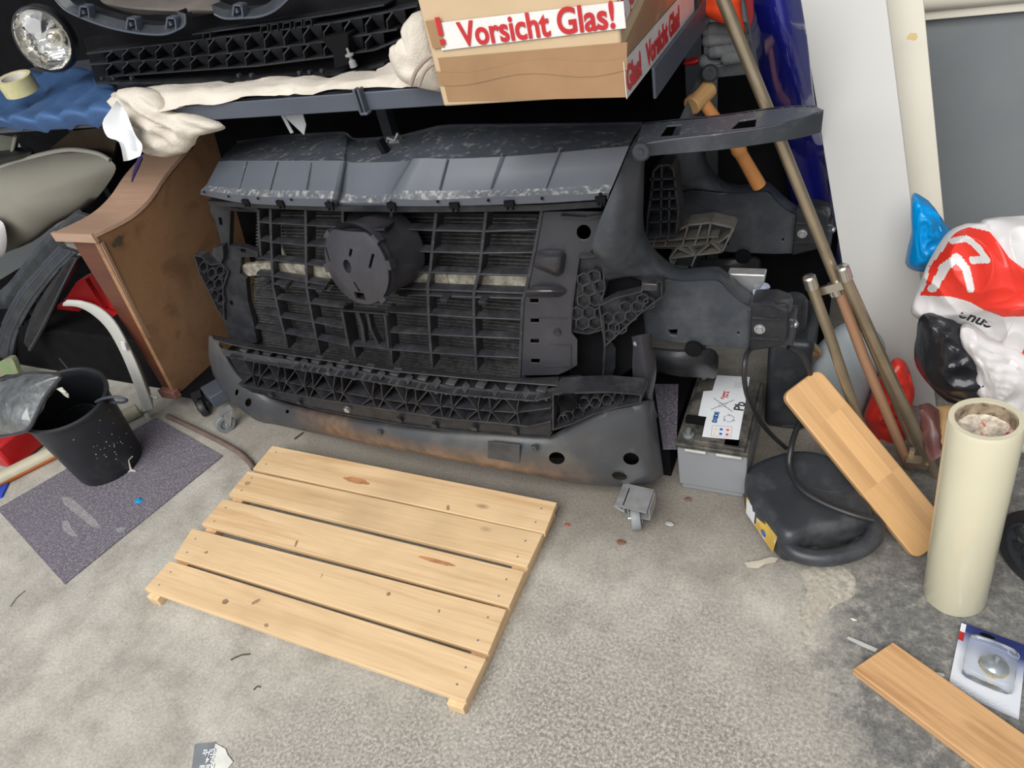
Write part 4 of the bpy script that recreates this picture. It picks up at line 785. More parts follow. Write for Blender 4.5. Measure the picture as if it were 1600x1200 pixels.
# ================================================================ HEADLAMP
hc = P(67, 62, 1.40); hr = 44 * abs((hc - CP).dot(AZ * 0 + V((AX.z, AY.z, AZ.z)))) / FOC * .86; ha = (CP - hc).normalized() * .9 + V((-.1, -.3, 0)); ha.normalize()
r = thing('round_headlamp', 'round chrome headlamp with a clear lens on the blue quilt', 'headlamp', hc - V((0, 0, hr * 1.2)))
MB().lathe(hc, ha, [(0, .028), (hr * .3, .027), (hr * .6, .021), (hr * .85, .011), (hr, 0), (hr * .97, -.003), (hr * .6, .015), (0, .022)], 40, sy=1.17, up=(1, 0, 0)).build('lens', m_glass, r)
mb = MB().lathe(hc, ha, [(hr, -.001), (hr * .96, -.004), (hr * .9, -.03), (hr * .7, -.05), (hr * .35, -.055), (0, -.055)], 40, sy=1.17, up=(1, 0, 0)); mb.v = [p + noise.noise_vector(p * 40) * .009 for p in mb.v]
mb.build('reflector', m_refl, r, smooth=180)
hu = ha.cross(V((0, 0, 1))).normalized(); hw = hu.cross(ha)
hx = hu if hu.x > 0 else -hu; hz = hw if hw.z > 0 else -hw
MB().lathe(hc + hx * hr * .30 - hz * hr * .02 - ha * .03, ha, [(0, .022), (.008, .02), (.013, .012), (.014, 0), (.02, 0), (.022, -.01)], 24).build('projector_lens', m_chrome, r)
MB().prism([hc + hx * (hr * a) + hz * (hr * b) - ha * .028 for a, b in ((-.6, .55), (.1, .75), (.2, .5), (-.1, .3), (-.5, .3))], ha * .004).build('bulb_shade', m_dark, r)
mb = MB()
for k in range(4): mb.box(hc + hx * (hr * .15) - hz * (hr * (.45 + .1 * k)) - ha * .02, (hr * (1.0 - .15 * k), .003, .012), (hx, hz, ha))
mb.build('reflector_louvre', m_refl, r)
MB().lathe(hc, ha, [(hr * 1.0, .002), (hr * 1.08, -.004), (hr * 1.1, -.05), (hr * .8, -.09), (0, -.09)], 40, sy=1.17, up=(1, 0, 0)).lathe(hc, ha, [(hr * .99, .003), (hr * 1.05, .0), (hr * 1.08, -.006)], 40, sy=1.17, up=(1, 0, 0)).build('housing', m_pl, r)
# tape roll + quilt
tc_ = P(28, 132, 1.335); tr = 30 * abs((tc_ - CP).dot(V((AX.z, AY.z, AZ.z)))) / FOC * .86
ta = V((.12, -.12, 1)).normalized()
r = thing('tape_roll', 'roll of yellow masking tape lying on the blue quilt', 'tape', tc_ - V((0, 0, .03)))
MB().lathe(tc_ - ta * .022, ta, [(tr * .78, 0), (tr, 0), (tr, .044), (tr * .78, .044)], 36, closed=True).build('tape', M('masking_tape', (.50, .46, .24), .5, var=.1, scale=60), r)
MB().lathe(tc_ - ta * .022, ta, [(tr * .70, .001), (tr * .78, .001), (tr * .78, .043), (tr * .70, .043)], 36, closed=True).build('core', M('cardboard_core', (.6, .56, .48), .8), r)
def qd(p):
    s = math.sin((p.x * 1.0 + p.y * .55) * 27); return p + V((0, -.010, .020)) * (abs(s) ** .5 - .6) + noise.noise_vector(p * 20) * .004
jr = [[(-60, 120, 1.60), (0, 118, 1.60), (70, 112, 1.60), (130, 108, 1.60), (165, 115, 1.58)], [(-60, 150, 1.42), (0, 148, 1.42), (70, 146, 1.42), (130, 138, 1.42), (180, 142, 1.40)], [(-60, 172, 1.32), (0, 172, 1.32), (65, 170, 1.31), (125, 160, 1.30), (185, 155, 1.28)], [(-60, 184, 1.22), (0, 184, 1.22), (58, 182, 1.22), (120, 175, 1.215), (178, 168, 1.21)], [(-60, 196, 1.225), (0, 197, 1.225), (60, 200, 1.225), (120, 193, 1.22), (165, 190, 1.215)]]
tag(MB().sgrid([[P(*p) for p in L_] for L_ in jr], 14, 5, (0, .01, -.015), disp=qd).build('quilted_jacket', m_blue, smooth=80), 'blue quilted jacket spread over the left end of the shelf', 'jacket')
# ================================================================ UNDER THE SHELF, LEFT
so_ = [(-60, 285), (0, 260), (50, 245), (105, 234), (150, 239), (172, 250), (181, 264), (168, 288), (146, 315), (118, 335), (88, 350), (50, 378), (0, 398), (-60, 420)]
r = thing('seat_shell', 'taupe padded panel with pale piping under the blue jacket', 'car part', P(60, 390, 1.62))
sp_ = spl([P(a, b, 1.62) for a, b in so_], 3, True)
MB().pillow(sp_, P(60, 310, 1.62), (0, -.09, .03), (0, .05, 0), 12, pw=.7).build('padding', m_seat, r, smooth=80)
MB().tube(spl([P(a, b, 1.60) for a, b in so_[:6]], 6), .008, 8).build('piping', m_piping, r)
tag(MB().hexa([P(66, 241, 1.70), P(112, 205, 1.70), P(186, 196, 1.70), P(176, 252, 1.70)], (0, .01, 0)).build('cardboard_sheet', M('dark_cardboard', (.12, .085, .055), .8)), 'brown cardboard sheet wedged behind the taupe padded panel', 'cardboard')
r = thing('pale_frame', 'pale grey plastic frame corner at the left edge under the blue jacket', 'frame', P(8, 250, 1.60))
MB().hexa([P(-20, 208, 1.60), P(22, 214, 1.60), P(14, 248, 1.60), P(-20, 258, 1.60)], (0, .03, 0)).build('frame_body', M('pale_sage', (.24, .25, .19), .5), r); MB().tube([P(24, 213, 1.59), P(17, 246, 1.59)], .006, 8).build('frame_edge', m_piping, r)
tag(MB().sgrid([[P(-30, 238, 1.60), P(0, 236, 1.60), P(25, 233, 1.60), P(42, 234, 1.60)], [P(-30, 250, 1.56), P(0, 246, 1.56), P(25, 242, 1.56), P(44, 238, 1.58)], [P(-30, 268, 1.58), P(0, 257, 1.58), P(30, 249, 1.58), P(48, 243, 1.6)]], 4, 4, (0, .02, 0)).build('rubber_trim', m_pl), 'black rounded trim resting on top of the taupe padded panel', 'car part')
tag(MB().pillow(spl([P(a, b, 1.50) for a, b in ((-30, 340), (0, 344), (9, 360), (10, 385), (2, 402), (-30, 410))], 3, True), P(-12, 375, 1.50), (0, -.03, 0), None, 6).build('white_cup', m_bag), 'white rounded plastic shape at the left edge below the padded panel', 'container')
# leaning black trims
def band(name, label, L1, L2, y1, y2, grooves=(), mat=m_carr, d=.02):
    t = thing(name, label, 'car part', P(L1[0][0], L1[0][1], y1), 'bumper trims leaning left of the cabinet'); n = len(L1)
    a = spl([P(p[0], p[1], y1 + (y2 - y1) * i / (n - 1)) for i, p in enumerate(L1)], 4); b = spl([P(p[0], p[1], y1 + (y2 - y1) * i / (n - 1) - .01) for i, p in enumerate(L2)], 4)
    m_ = [p.lerp(q, .5) + V((0, -.015, .008)) for p, q in zip(a, b)]
    MB().grid([a, m_, b], (0, d, 0)).build('trim_panel', mat, t, bev=.002)
    for gk in grooves: MB().tube([p.lerp(q, gk) + V((0, -.016, .008)) * (1 - abs(2 * gk - 1)) for p, q in zip(a, b)], .003, 6).build('trim_bead', m_shelf, t)
    return t
band('bumper_trim', 'wide black bumper trim, backmost of those leaning left of the cabinet', [(-25, 470), (10, 445), (45, 400), (80, 362), (118, 330)], [(-25, 530), (20, 482), (60, 425), (100, 375), (140, 340)], 1.42, 1.50)
band('bumper_trim', 'grooved black bumper trim, middle one leaning left of the cabinet', [(-8, 548), (2, 505), (28, 455), (62, 415), (92, 382)], [(18, 566), (26, 525), (50, 478), (88, 428), (120, 396)], 1.30, 1.40, (.2, .45, .8))
t = band('bumper_trim', 'narrow toothed black trim, nearest to the wooden cabinet', [(40, 520), (50, 490), (70, 455), (92, 425), (112, 400)], [(47, 550), (62, 525), (80, 490), (98, 452), (122, 404)], 1.27, 1.36, (.9,), m_pl)
mb = MB()
for a, b in ((46, 505), (54, 488), (64, 470), (76, 455), (88, 440), (100, 424)): mb.box(P(a, b, 1.28 + (520 - b) * .0009), (.03, .03, .02), (V((.7, 0, .7)), V((0, 1, 0)), V((-.7, 0, .7))))
mb.build('mounting_teeth', m_dark, t)
r = thing('red_crate', 'red plastic crate behind the wooden cabinet', 'crate', P(150, 500, 1.5))
MB().hexa([P(100, 470, 1.48), P(120, 440, 1.50), P(148, 426, 1.52), P(190, 500, 1.48)], (0, .05, 0)).build('crate_wall', m_red, r); MB().ribs([P(100, 470, 1.46), P(135, 480, 1.45), P(190, 502, 1.45)], .012, .03).ribs([P(132, 437, 1.47), P(160, 482, 1.46)], .006, .02).build('crate_rim', m_red, r)
MB().hexa([P(88, 478, 1.46), P(195, 505, 1.46), P(195, 512, 1.46), P(92, 492, 1.46)], (0, .04, 0)).build('crate_lip', m_red, r)
r = thing('storage_tub', 'black storage tub in the dark gap between bucket and cabinet', 'tub', (-3.1, 1.66, 0))
MB().box((-3.12, 1.61, .125), (1.38, .58, .25)).build('tub_body', m_dark, r, bev=.01); MB().ribs([P(92, 560, 1.316), P(125, 600, 1.316)], .004, .004).build('tub_seam', m_shelf, r)
tag(MB().sgrid([[P(-40, 590, 1.2), P(10, 560, 1.2), P(22, 566, 1.2)], [P(-40, 610, 1.2), P(10, 585, 1.2), P(32, 592, 1.2)]], 3, 3, (0, .02, 0)).build('green_carton', M('green_beige_carton', (.26, .27, .17), .7, dust=((.12, .30, .08), .9, 6, .5, .6))), 'beige and green carton corner at the left edge above the bucket', 'box')
# white curved strip
c1 = [(98, 478), (122, 480), (145, 492), (168, 515), (188, 550), (203, 585), (214, 615), (224, 644)]
c2 = [(104, 469), (128, 471), (153, 480), (178, 502), (200, 540), (217, 578), (229, 610), (239, 638)]
c3 = [(140, 482), (158, 484), (172, 492), (186, 508), (204, 540), (219, 570), (230, 600), (238, 625)]
yy = [1.24, 1.235, 1.23, 1.22, 1.21, 1.20, 1.19, 1.18]
r = thing('bumper_strip', 'pale grey curved bumper strip standing on end beside the cabinet', 'car part', F(230, 650, .0))
a = spl([P(p[0], p[1], y - .02) for p, y in zip(c1, yy)], 4); b = spl([P(p[0], p[1], y - .02) for p, y in zip(c2, yy)], 4); c = spl([P(p[0], p[1], y + .03) for p, y in zip(c3, yy)], 4)
MB().grid([a, [p.lerp(q, .5) + V((0, -.006, .003)) for p, q in zip(a, b)], b], (.0, .004, 0)).build('strip_face', m_bumpw, r, smooth=60); MB().grid([b[4:], c[4:]], (0, .003, 0)).build('strip_flange', M('pale_grey_shade_side', (.36, .37, .35), .4, var=.05), r)
MB().box(P(231, 650, 1.165), (.022, .01, .02)).build('strip_foot', m_bumpw, r); MB().hexa([P(188, 534, 1.175), P(194, 536, 1.175), P(198, 548, 1.175), (P(191, 546, 1.175))], (0, .004, 0)).build('clip_socket', m_label, r); MB().tube([P(236, 618, 1.18), P(246, 622, 1.18)], .005, 8).build('mounting_tab', m_bumpw, r)
# ================================================================ CABINET
xc = -2.10
prof = [(Q(150, 372, -2.10)), Q(205, 344, -2.075), Q(237, 315, -2.06), Q(262, 278, -2.05), Q(300, 233, -2.04)]
r = thing('wooden_cabinet', 'brown wooden cabinet with a curved sloping top, left of the front end', 'cabinet', (-2.2, 1.5, 0))
b0 = P(282, 628, 1.235); b0.z = .075
p0 = V((-2.12, prof[0].y, prof[0].z))
side = [V((b0.x, b0.y, .075)), V((prof[0].x, prof[0].y, prof[0].z))] + spl(prof, 4)[1:] + [V((-2.06, 1.78, prof[-1].z + .02)), V((b0.x, 1.78, .075))]
MB().prism(side, (-.02, 0, 0)).build('side_board', w_cab, r, 'brown veneered side'); 
w = P(98, 385, prof[0].y - .0).x - prof[0].x
tpp = [V((p.x + .004, p.y - .004, p.z + .002)) for p in spl(prof, 4)]
tl_ = [p + V((w, 0, .0)) for p in tpp]; MB().grid([tpp, tl_], (0, 0, .014)).build('curved_top', w_cabt, r, 'worn lighter brown curved top', bev=.001)
MB().hexa([prof[0] + V((.004, -.010, -.012)), prof[0] + V((w, -.010, -.012)), prof[0] + V((w, -.010, .0175)), prof[0] + V((.004, -.010, .0175))], (0, .012, 0)).build('top_edge', w_cabt, r)
f0 = prof[0] + V((-.012, .01, -.012)); f1 = prof[0] + V((w + .05, .01, -.012)); g0 = V((b0.x - .012, b0.y + .01, .085)); g1 = V((b0.x + w * .35, b0.y + .01, .085))
MB().hexa([f0, f1, g1, g0], (0, .5, 0)).build('cabinet_front', w_cabr, r, 'reddish brown front board')
MB().ribs([prof[0] + V((-.001, .004, -.02)), V((b0.x - .001, b0.y + .004, .10))], .005, .010).build('edge_strip', w_cabt, r)
kk = Q(183, 376, -2.098); MB().box(kk, (.003, .050, .014), (V((1, 0, 0)), V((0, .9, .3)).normalized(), V((0, -.3, .9)).normalized())).box(kk + V((.001, -.0, -.008)), (.003, .015, .012)).build('lock_plate', M('aged_brass', (.09, .07, .045), .5, .3), r)
MB().box((b0.x - .03, b0.y - .0, .085), (.085, .03, .035)).build('bottom_rail', M('mauve_wood', (.21, .10, .075), .5), r, bev=.003)
caster((-2.14, 1.235, .035), .9, .035, r, m_pl, tire=m_rub); caster((-2.10, 1.40, .035), .3, .035, r, m_pl, tire=m_rub)
MB().box((-2.18, 1.5, .065), (.16, .5, .018)).build('base', m_dark, r)
r = tag(MB().tube(spl([P(206, 284, 1.28), P(211, 268, 1.28), P(220, 246, 1.26)], 3), [.002, .003, .004, .005, .006, .006, .006], 6).build('purple_ribbon', M('purple_fabric', (.03, .02, .09), .6)), 'dark purple ribbon hanging below the blanket tag', 'ribbon')
r = tag(MB().hexa([P(440, 178, 1.32), P(473, 178, 1.32), P(478, 195, 1.32), P(475, 211, 1.32)], (0, .002, 0)).ribs([P(440, 178, 1.318), P(456, 208, 1.318)], .01, .003).build('paper_strip', M('creased_paper', (.42, .43, .44), .6, bmp=.3)), 'creased white paper strip hanging under the shelf rail', 'paper')
# ================================================================ LEFT FLOOR
mat_ = tag(MB().prism([F(100, 912, .006), F(347, 712, .006), F(243, 652, .006), F(-5, 795, .006)], (0, 0, -.0055)).build('carpet_mat', m_mat, bev=.001), 'purple grey speckled carpet offcut under the black bucket', 'mat')
for pts in (((96, 775), (112, 778), (128, 792), (150, 812), (158, 826), (142, 822), (120, 804), (100, 788)), ((96, 815), (106, 812), (112, 825), (122, 838), (112, 838), (98, 828)), ((180, 826), (198, 822), (194, 830), (184, 832))):
    MB().plate([F(a, b, .0066) for a, b in pts], (), (0, 0, -.0004)).build('chalky_smear', M('chalk_on_carpet', (.24, .23, .235), .95, var=.35, scale=120), mat_)
bc_ = V((-2.325, .925, .014)); ax_ = V((.07, -.026, .34)).normalized(); hb = .345
r = thing('plastic_bucket', 'large black plastic bucket with dried paint spatters standing on the mat', 'bucket', bc_)
MB().lathe(bc_, ax_, [(0, 0), (.105, 0), (.113, .008), (.131, hb - .03), (.133, hb - .014), (.143, hb - .010), (.144, hb), (.135, hb + .003), (.128, hb - .004), (.127, hb - .03), (.108, .012), (0, .01)], 48).build('bucket_body', M('black_bucket_plastic', (.020, .022, .026), .42, dust=((.10, .10, .10), .5, 7, .55, .75)), r, smooth=60)
MB().tube(spl([P(150, 628, .93), P(160, 623, .93), P(180, 620, .93), P(198, 625, .94), P(190, 629, .96), P(168, 628, .97)], 5), .0045, 8).build('bucket_handle', m_shelf, r)
MB().lathe(bc_ + ax_ * .02, ax_, [(.055, .1), (.06, .1), (.07, .22), (.066, .22)], 30, closed=True).build('inner_ring', m_pl, r)
random.seed(3); mb = MB()
for k in range(34):
    px, py = random.gauss(180, 18), random.gauss(690, 22)
    if not (110 < px < 218 and 640 < py < 740): continue
    d = ray(px, py); # hit bucket wall
    best = None; t = 1.2
    while t < 3.2:
        p = CP + d * t / d.length; hgt = (p - bc_).dot(ax_); rad = ((p - bc_) - ax_ * hgt).length
        if 0 < hgt < hb - .03 and rad < .113 + .018 * hgt / (hb - .03): best = p; break
        t += .002
    if best: nrm = ((best - bc_) - ax_ * (best - bc_).dot(ax_)).normalized(); mb.lathe(best + nrm * .0005, nrm, [(0, .0012), (random.choice([.0008, .0012, .0018]), .0008), (.002, -.001)], 6)
if mb.v: mb.build('paint_spatter', M('dried_plaster', (.45, .44, .38), .8), r)
def wallpt(px, py):
    d = ray(px, py).normalized(); t = 1.0
    while t < 3.4:
        p = CP + d * t; h_ = (p - bc_).dot(ax_); rad = ((p - bc_) - ax_ * h_).length
        if 0 < h_ < hb and rad < .113 + .018 * h_ / hb + .003: return p
        t += .002
    return F(px, py, .01)
MB().tube([wallpt(207, 713), wallpt(201, 719), wallpt(203, 728), wallpt(205, 735)], [.0025, .002, .003, .005], 6).tube([wallpt(200, 738), wallpt(205, 735), wallpt(212, 736)], [.002, .006, .003], 6).build('glue_drip', M('grey_glue', (.42, .42, .38), .7), r)
# headlight lens lying in the bucket
lo = [(-30, 640), (-10, 605), (20, 588), (60, 583), (92, 586), (93, 592), (78, 610), (66, 628), (55, 652), (42, 672), (10, 680), (-30, 682)]
r = thing('headlight_cover', 'black framed clear headlight cover lying over the bucket rim', 'car part', P(30, 640, .80))
cc = P(28, 632, .80); lp = []
for i, (a, b) in enumerate(lo): lp.append(P(a, b, .80 + (640 - b) * .0016))
lp = spl(lp, 3, True)
MB().tube(lp + [lp[0]], .006, 8).build('cover_frame', m_pl2, r)
MB().pillow(lp, cc, (.0, -.02, .03), (0, .01, -.012), 8, disp=lambda p: p + noise.noise_vector(p * 30) * .006).build('clear_cover', M('smoky_clear_plastic', (.50, .53, .55), .12, trans=.85, var=.5, scale=25, bmp=.8, bs=25, bd=.02, coat=1), r, smooth=80)
MB().pillow([cc + (p - cc) * .8 + V((0, .01, -.02)) for p in lp], cc + V((0, .01, -.02)), (0, -.01, .01), None, 6, disp=lambda p: p + noise.noise_vector(p * 22) * .012).build('inner_reflector', M('dull_reflector', (.10, .105, .11), .3, .8, var=.9, scale=30, bmp=.5, bs=20, bd=.02), r, smooth=180)
MB().lathe(P(7, 668, .76), (0, -1, 1), [(.004, 0), (.010, 0), (.010, .014), (.004, .014)], 14, closed=True).build('screw_eye', m_pl2, r)
r_b = [o for o in bpy.data.objects if o.name == 'plastic_bucket'][0]
MB().sgrid([[P(88, 608, .86), P(96, 606, .86), P(102, 612, .86)], [P(94, 612, .85), P(100, 613, .85), P(106, 617, .85)], [P(100, 618, .86), P(103, 620, .86), P(107, 622, .86)]], 3, 3, (0, .003, 0)).build('plaster_lump', M('plaster_grey', (.5, .49, .42), .8), r_b)
tag(MB().box(F(-5, 700, .06) + V((0, .04, 0)), (.22, .16, .11)).build('red_tray', m_red, bev=.01), 'red plastic tray behind the bucket at the left edge', 'tray')
r = thing('cardboard_tube', 'long cream and orange tube on the floor behind the bucket', 'tube', F(100, 700))
ta_, tb_ = F(-40, 768, .026), F(216, 640, .026); MB().tube([ta_, tb_], .026, 20).build('tube', M('cream_tube', (.46, .42, .31), .5, var=.15), r)
d = (tb_ - ta_).normalized(); n_ = V((d.y, -d.x, 0)); 
MB().grid([[ta_.lerp(tb_, t) + n_ * (math.cos(a) * .0266) + V((0, 0, math.sin(a) * .0266)) for t in (0, .25, .5, .75)] for a in (-.15, -.4, -.7, -1.0, -1.3)]).build('orange_stripe', M('orange_paint', (.62, .16, .03), .5), r)
tag(MB().box(F(2, 768, .004), (.03, .07, .008), (V((.8, .6, 0)), V((-.6, .8, 0)), V((0, 0, 1)))).build('blue_strip', M('royal_blue', (.02, .06, .45), .5)), 'blue plastic strip on the floor under the end of the tube', 'debris')
tag(MB().tube([F(262, 650, .012), F(300, 668, .012), F(345, 690, .012), F(374, 707, .012), F(390, 722, .010), F(396, 732, .008)], .0095, 12).build('steel_bar', M('rusty_brown_bar', (.15, .105, .085), .6, var=.2, scale=20)), 'bent rusty brown bar lying between mat and pallet', 'bar')
for px, py, s, nm, col, lb, ct in ((217, 783, .020, 'blue_scrap', (.0, .27, .60), 'crumpled bright blue plastic scrap on the grey mat', 'debris'), (260, 752, .006, 'red_thread', (.5, .03, .02), 'tiny red thread on the grey mat', 'debris'), (886, 820, .010, 'red_leaf', (.30, .06, .03), 'small reddish dry leaf right of the pallet', 'leaf'), (970, 847, .014, 'brown_leaf', (.16, .075, .04), 'brown curled leaf on the concrete below the right caster', 'leaf'), (1046, 818, .016, 'paper_scrap', (.30, .30, .28), 'grey foil scrap on the floor below the battery', 'debris'), (1334, 968, .007, 'paper_scrap', (.55, .55, .52), 'tiny white chip left of the film roll foot', 'debris'), (1470, 1054, .011, 'foil_scrap', (.45, .46, .46), 'pale scrap between plank and blister pack', 'debris'), (1075, 780, .012, 'brown_leaf', (.13, .06, .035), 'brown leaf in front of the battery', 'leaf')):
    c = F(px, py, .004); out = [c + V((s * random.uniform(.7, 1.1) * math.cos(t), s * .6 * random.uniform(.6, 1.1) * math.sin(t), 0)) for t in [k * math.pi / 5 for k in range(10)]]
    tag(MB().pillow(out, c, (0, 0, s * .35), (0, 0, -.003), 4, disp=lambda p: p + noise.noise_vector(p * 150) * s * .12).build(nm, M(nm + '_mat', col, .6)), lb, ct)
def twig(pts, rr, label): tag(MB().tube([F(a, b, .003) for a, b in pts], rr, 5).build('twig', M('twig_brown', (.06, .045, .03), .8)), label, 'twig', 'twigs on the concrete')
twig([(360, 1031), (368, 1027), (378, 1023), (390, 1022)], .0018, 'thin dark curved twig on the concrete left below the pallet')
twig([(396, 1078), (402, 1072), (407, 1074)], .0014, 'short dark curl on the concrete under the pallet front')
twig([(16, 948), (25, 935), (39, 923)], .001, 'thin straw on the concrete near the mat corner')
twig([(460, 686), (468, 680), (474, 676)], .003, 'small twig on the floor under the bumper beam')
twig([(822, 815), (830, 808), (838, 812)], .001, 'tiny twig fragment left of the right caster')
tag(MB().plate([F(a, b, .003) for a, b in ((1163, 880), (1185, 877), (1205, 871), (1216, 873), (1212, 879), (1195, 882), (1185, 888), (1168, 887))], (), (0, 0, .003)).build('plaster_flake', M('pale_plaster', (.50, .44, .36), .9)), 'pale peeling plaster flake in front of the black jerrycan', 'debris')
# printed card at the bottom
r = thing('printed_card', 'torn grey and white card with white print at the bottom edge', 'card', F(330, 1190))
q = [(304, 1163), (334, 1160), (352, 1170), (356, 1180), (364, 1190), (356, 1200), (352, 1230), (296, 1230)]
MB().prism([F(a, b, .003) for a, b in q], (0, 0, -.0015)).build('card', M('card_white', (.66, .66, .60), .5, dust=((.6, .68, .15), .6, 14, .55, .6)), r)
MB().prism([F(a, b, .0042) for a, b in ((304, 1163), (336, 1160), (330, 1190), (322, 1230), (296, 1230))], (0, 0, -.001)).build('grey_print', M('card_grey', (.17, .185, .20), .4), r)
xd = F(318, 1177) - F(337, 1175); yd = F(325, 1190) - F(326, 1172)
for s_, px, py in (('GHz', 338, 1170), ('2.4', 336, 1182), ('Kanal', 336, 1194)): text(s_, 'lettering', F(px, py, .005), xd, yd, .019, m_label, r, .0003, .85, bold=.0004)
# ================================================================ BATTERY
x0, x1, y0_, y1_ = -.352, -.168, 1.277, 1.562
r = thing('car_battery', 'car battery with a dark lid and white label on a pale case', 'battery', ((x0 + x1) / 2, (y0_ + y1_) / 2, 0))
cx, cy = (x0 + x1) / 2, (y0_ + y1_) / 2; wx, wy = x1 - x0, y1_ - y0_
MB().box((cx, cy + .004, .092), (wx * .97, wy * .98, .15)).box((cx, cy + .004, .012), (wx * .90, wy * .96, .024)).build('battery_case', m_bcase, r, bev=.004)
MB().box((cx - .04, y0_ + .002, .160), (.055, .008, .008)).box((cx + .045, y0_ + .002, .160), (.065, .008, .008)).build('case_lug', M('case_lug_plastic', (.45, .44, .40), .5), r, bev=.002)
MB().box((cx, cy, .172), (wx, wy, .014)).build('lid', m_batt, r, bev=.003)
MB().box((cx - .028, cy + .035, .185), (.105, .17, .016)).build('lid_block', m_batt, r, bev=.003); MB().box((x1 - .036, cy - .005, .185), (.055, wy * .95, .016)).box((cx + .012, y0_ + .022, .185), (.115, .03, .016)).build('lid_block', m_batt, r, bev=.003)
MB().box((x0 + .036, cy - .052, .1855), (.052, .018, .020)).build('handle_recess', m_dark, r)
for px, py in ((1076, 680), (1100, 596)):
    p = F(px, py, .180); MB().lathe(p, (0, 0, 1), [(.015, -.002), (.015, .004), (.012, .006), (0, .006)], 20).lathe(p, (0, 0, 1), [(.0085, .004), (.0075, .022), (.005, .023), (.005, .021), (0, .021)], 20).build('terminal', M('lead', (.22, .24, .245), .45, .5), r)
LZ = .1945
lb = MB().prism([F(a, b, LZ) for a, b in ((1120, 586), (1172, 589), (1154, 687), (1097, 682), (1103, 653), (1091, 649), (1099, 611), (1113, 610))], (0, 0, -.001)).build('label', m_label, r, 'white battery label', bev=.001)
X_, Y_ = V((0, 1, 0)), V((-1, 0, 0))
text('Pb', 'lettering', F(1161, 643, LZ), X_, Y_, .036, m_ink, lb, bold=.0003)
text('EXIDE', 'lettering', F(1119, 661, LZ), X_, Y_, .0155, M('navy_print', (.02, .09, .25), .5, bmp=0), lb, bold=.0008)
text('Do it', 'lettering', F(1137, 622, LZ), X_, Y_, .012, m_redp, lb); text('Power', 'lettering', F(1131, 624, LZ), X_, Y_, .013, m_redp, lb)
for k in range(7): MB().box(F(1148 + k * 2.6, 602, LZ) + V((0, 0, .0003)), (.0008, .03 - .003 * (k % 3), .0003)).build('fine_print', M('grey_ink', (.35, .35, .37), .6, bmp=0), lb)
mb = MB(); up = V((0, 0, 1))
for a, b in (((1115, 622), (1144, 643)), ((1111, 640), (1147, 625))): mb.rib(F(*a, LZ), F(*b, LZ), .0014, .0004, up)
cc = F(1129, 633, LZ); mb.ribs([cc + V((.016 * a, .016 * b, 0)) for a, b in ((-.6, -.5), (.5, -.4), (.6, .5), (-.5, .55))], .0006, .0003, up, True); mb.build('crossed_bin_symbol', m_ink, lb)
mb = MB(); cc = F(1139, 654, LZ)
for k in range(3):
    a0 = k * 2.094 + .3; mb.ribs([cc + V((.013 * math.cos(a0 + t), .013 * math.sin(a0 + t), 0)) for t in (0, .35, .7, 1.05, 1.4)], .0012, .0003, up); e_ = cc + V((.013 * math.cos(a0 + 1.5), .013 * math.sin(a0 + 1.5), .0))
    mb.ribs([e_ + V((.004 * math.cos(a0 + 1.2 + t), .004 * math.sin(a0 + 1.2 + t), 0)) for t in (0, 2.1, 4.2)], .0008, .0003, up, True)
mb.build('recycling_symbol', m_ink, lb)
icons = [((1118, 671), 3, (.75, .6, .05)), ((1116, 678), 3, (.75, .6, .05)), ((1127, 671), 14, (.03, .10, .5)), ((1126, 678), 14, (.03, .10, .5)), ((1137, 672), 14, (.6, .12, .12)), ((1136, 679), 14, (.6, .12, .12))]
for (a, b), n_, c_ in icons:
    c = F(a, b, LZ); MB().prism([c + V((.0042 * math.cos(t + 1.57), .0042 * math.sin(t + 1.57), .0004)) for t in [2 * math.pi * k / n_ for k in range(n_)]], (0, 0, -.0003)).build('warning_icon', M('icon', c_, .5, bmp=0), lb)
MB().ribs([F(a, b, LZ) for a, b in ((1113, 665), (1144, 667), (1142, 683), (1111, 681))], .0006, .0004, up, True).build('icon_border', m_redp, lb)
# second mat behind battery
tag(MB().prism([F(1036, 700, .125), F(1057, 700, .125), F(1060, 600, .125), F(1022, 600, .125)], (0, 0, -.006)).build('carpet_mat', m_mat), 'speckled grey carpet offcut standing between bumper corner and battery', 'mat')
tag(MB().box((-.46, 1.50, .058), (.16, .36, .115)).build('support_block', m_dark), 'dark block carrying the carpet offcut left of the battery', 'block')
# black tank, grey canister
r = thing('black_tank', 'black plastic tank standing behind the car battery', 'tank', (-.03, 1.66, 0))
MB().box((-.108, 1.68, .16), (.115, .22, .32)).build('tank_body', m_can, r, bev=.02, seg=4); MB().lathe((-.112, 1.64, .31), (0, -.1, 1), [(.036, 0), (.034, .10), (.028, .11), (0, .11)], 24).build('tank_neck', m_can, r); MB().ribs([P(1222, 666, 1.568), P(1242, 666, 1.568)], .004, .004).ribs([P(1222, 678, 1.568), P(1242, 678, 1.568)], .004, .004).build('moulded_rib', m_shelf, r)
co_ = [(1250, 590), (1264, 556), (1300, 517), (1322, 504), (1345, 505), (1372, 520), (1384, 545), (1378, 575), (1362, 610), (1346, 655), (1320, 690), (1290, 680), (1262, 640)]
r = thing('grey_canister', 'grey plastic canister lying behind the folded tripod legs', 'canister', P(1320, 660, 1.66))
MB().pillow(spl([P(a, b, 1.66) for a, b in co_], 3, True), P(1318, 590, 1.66), (0, -.06, .03), (0, .06, 0), 9, pw=.6).build('canister_body', m_can_g, r, smooth=70)
MB().lathe(P(1262, 545, 1.60), (-.5, -.4, .8), [(.024, -.03), (.024, .0), (.020, .006), (.016, .004), (.012, .012), (0, .013)], 24).build('metal_cap', M('gold_cap', (.45, .33, .2), .25, .8), r)
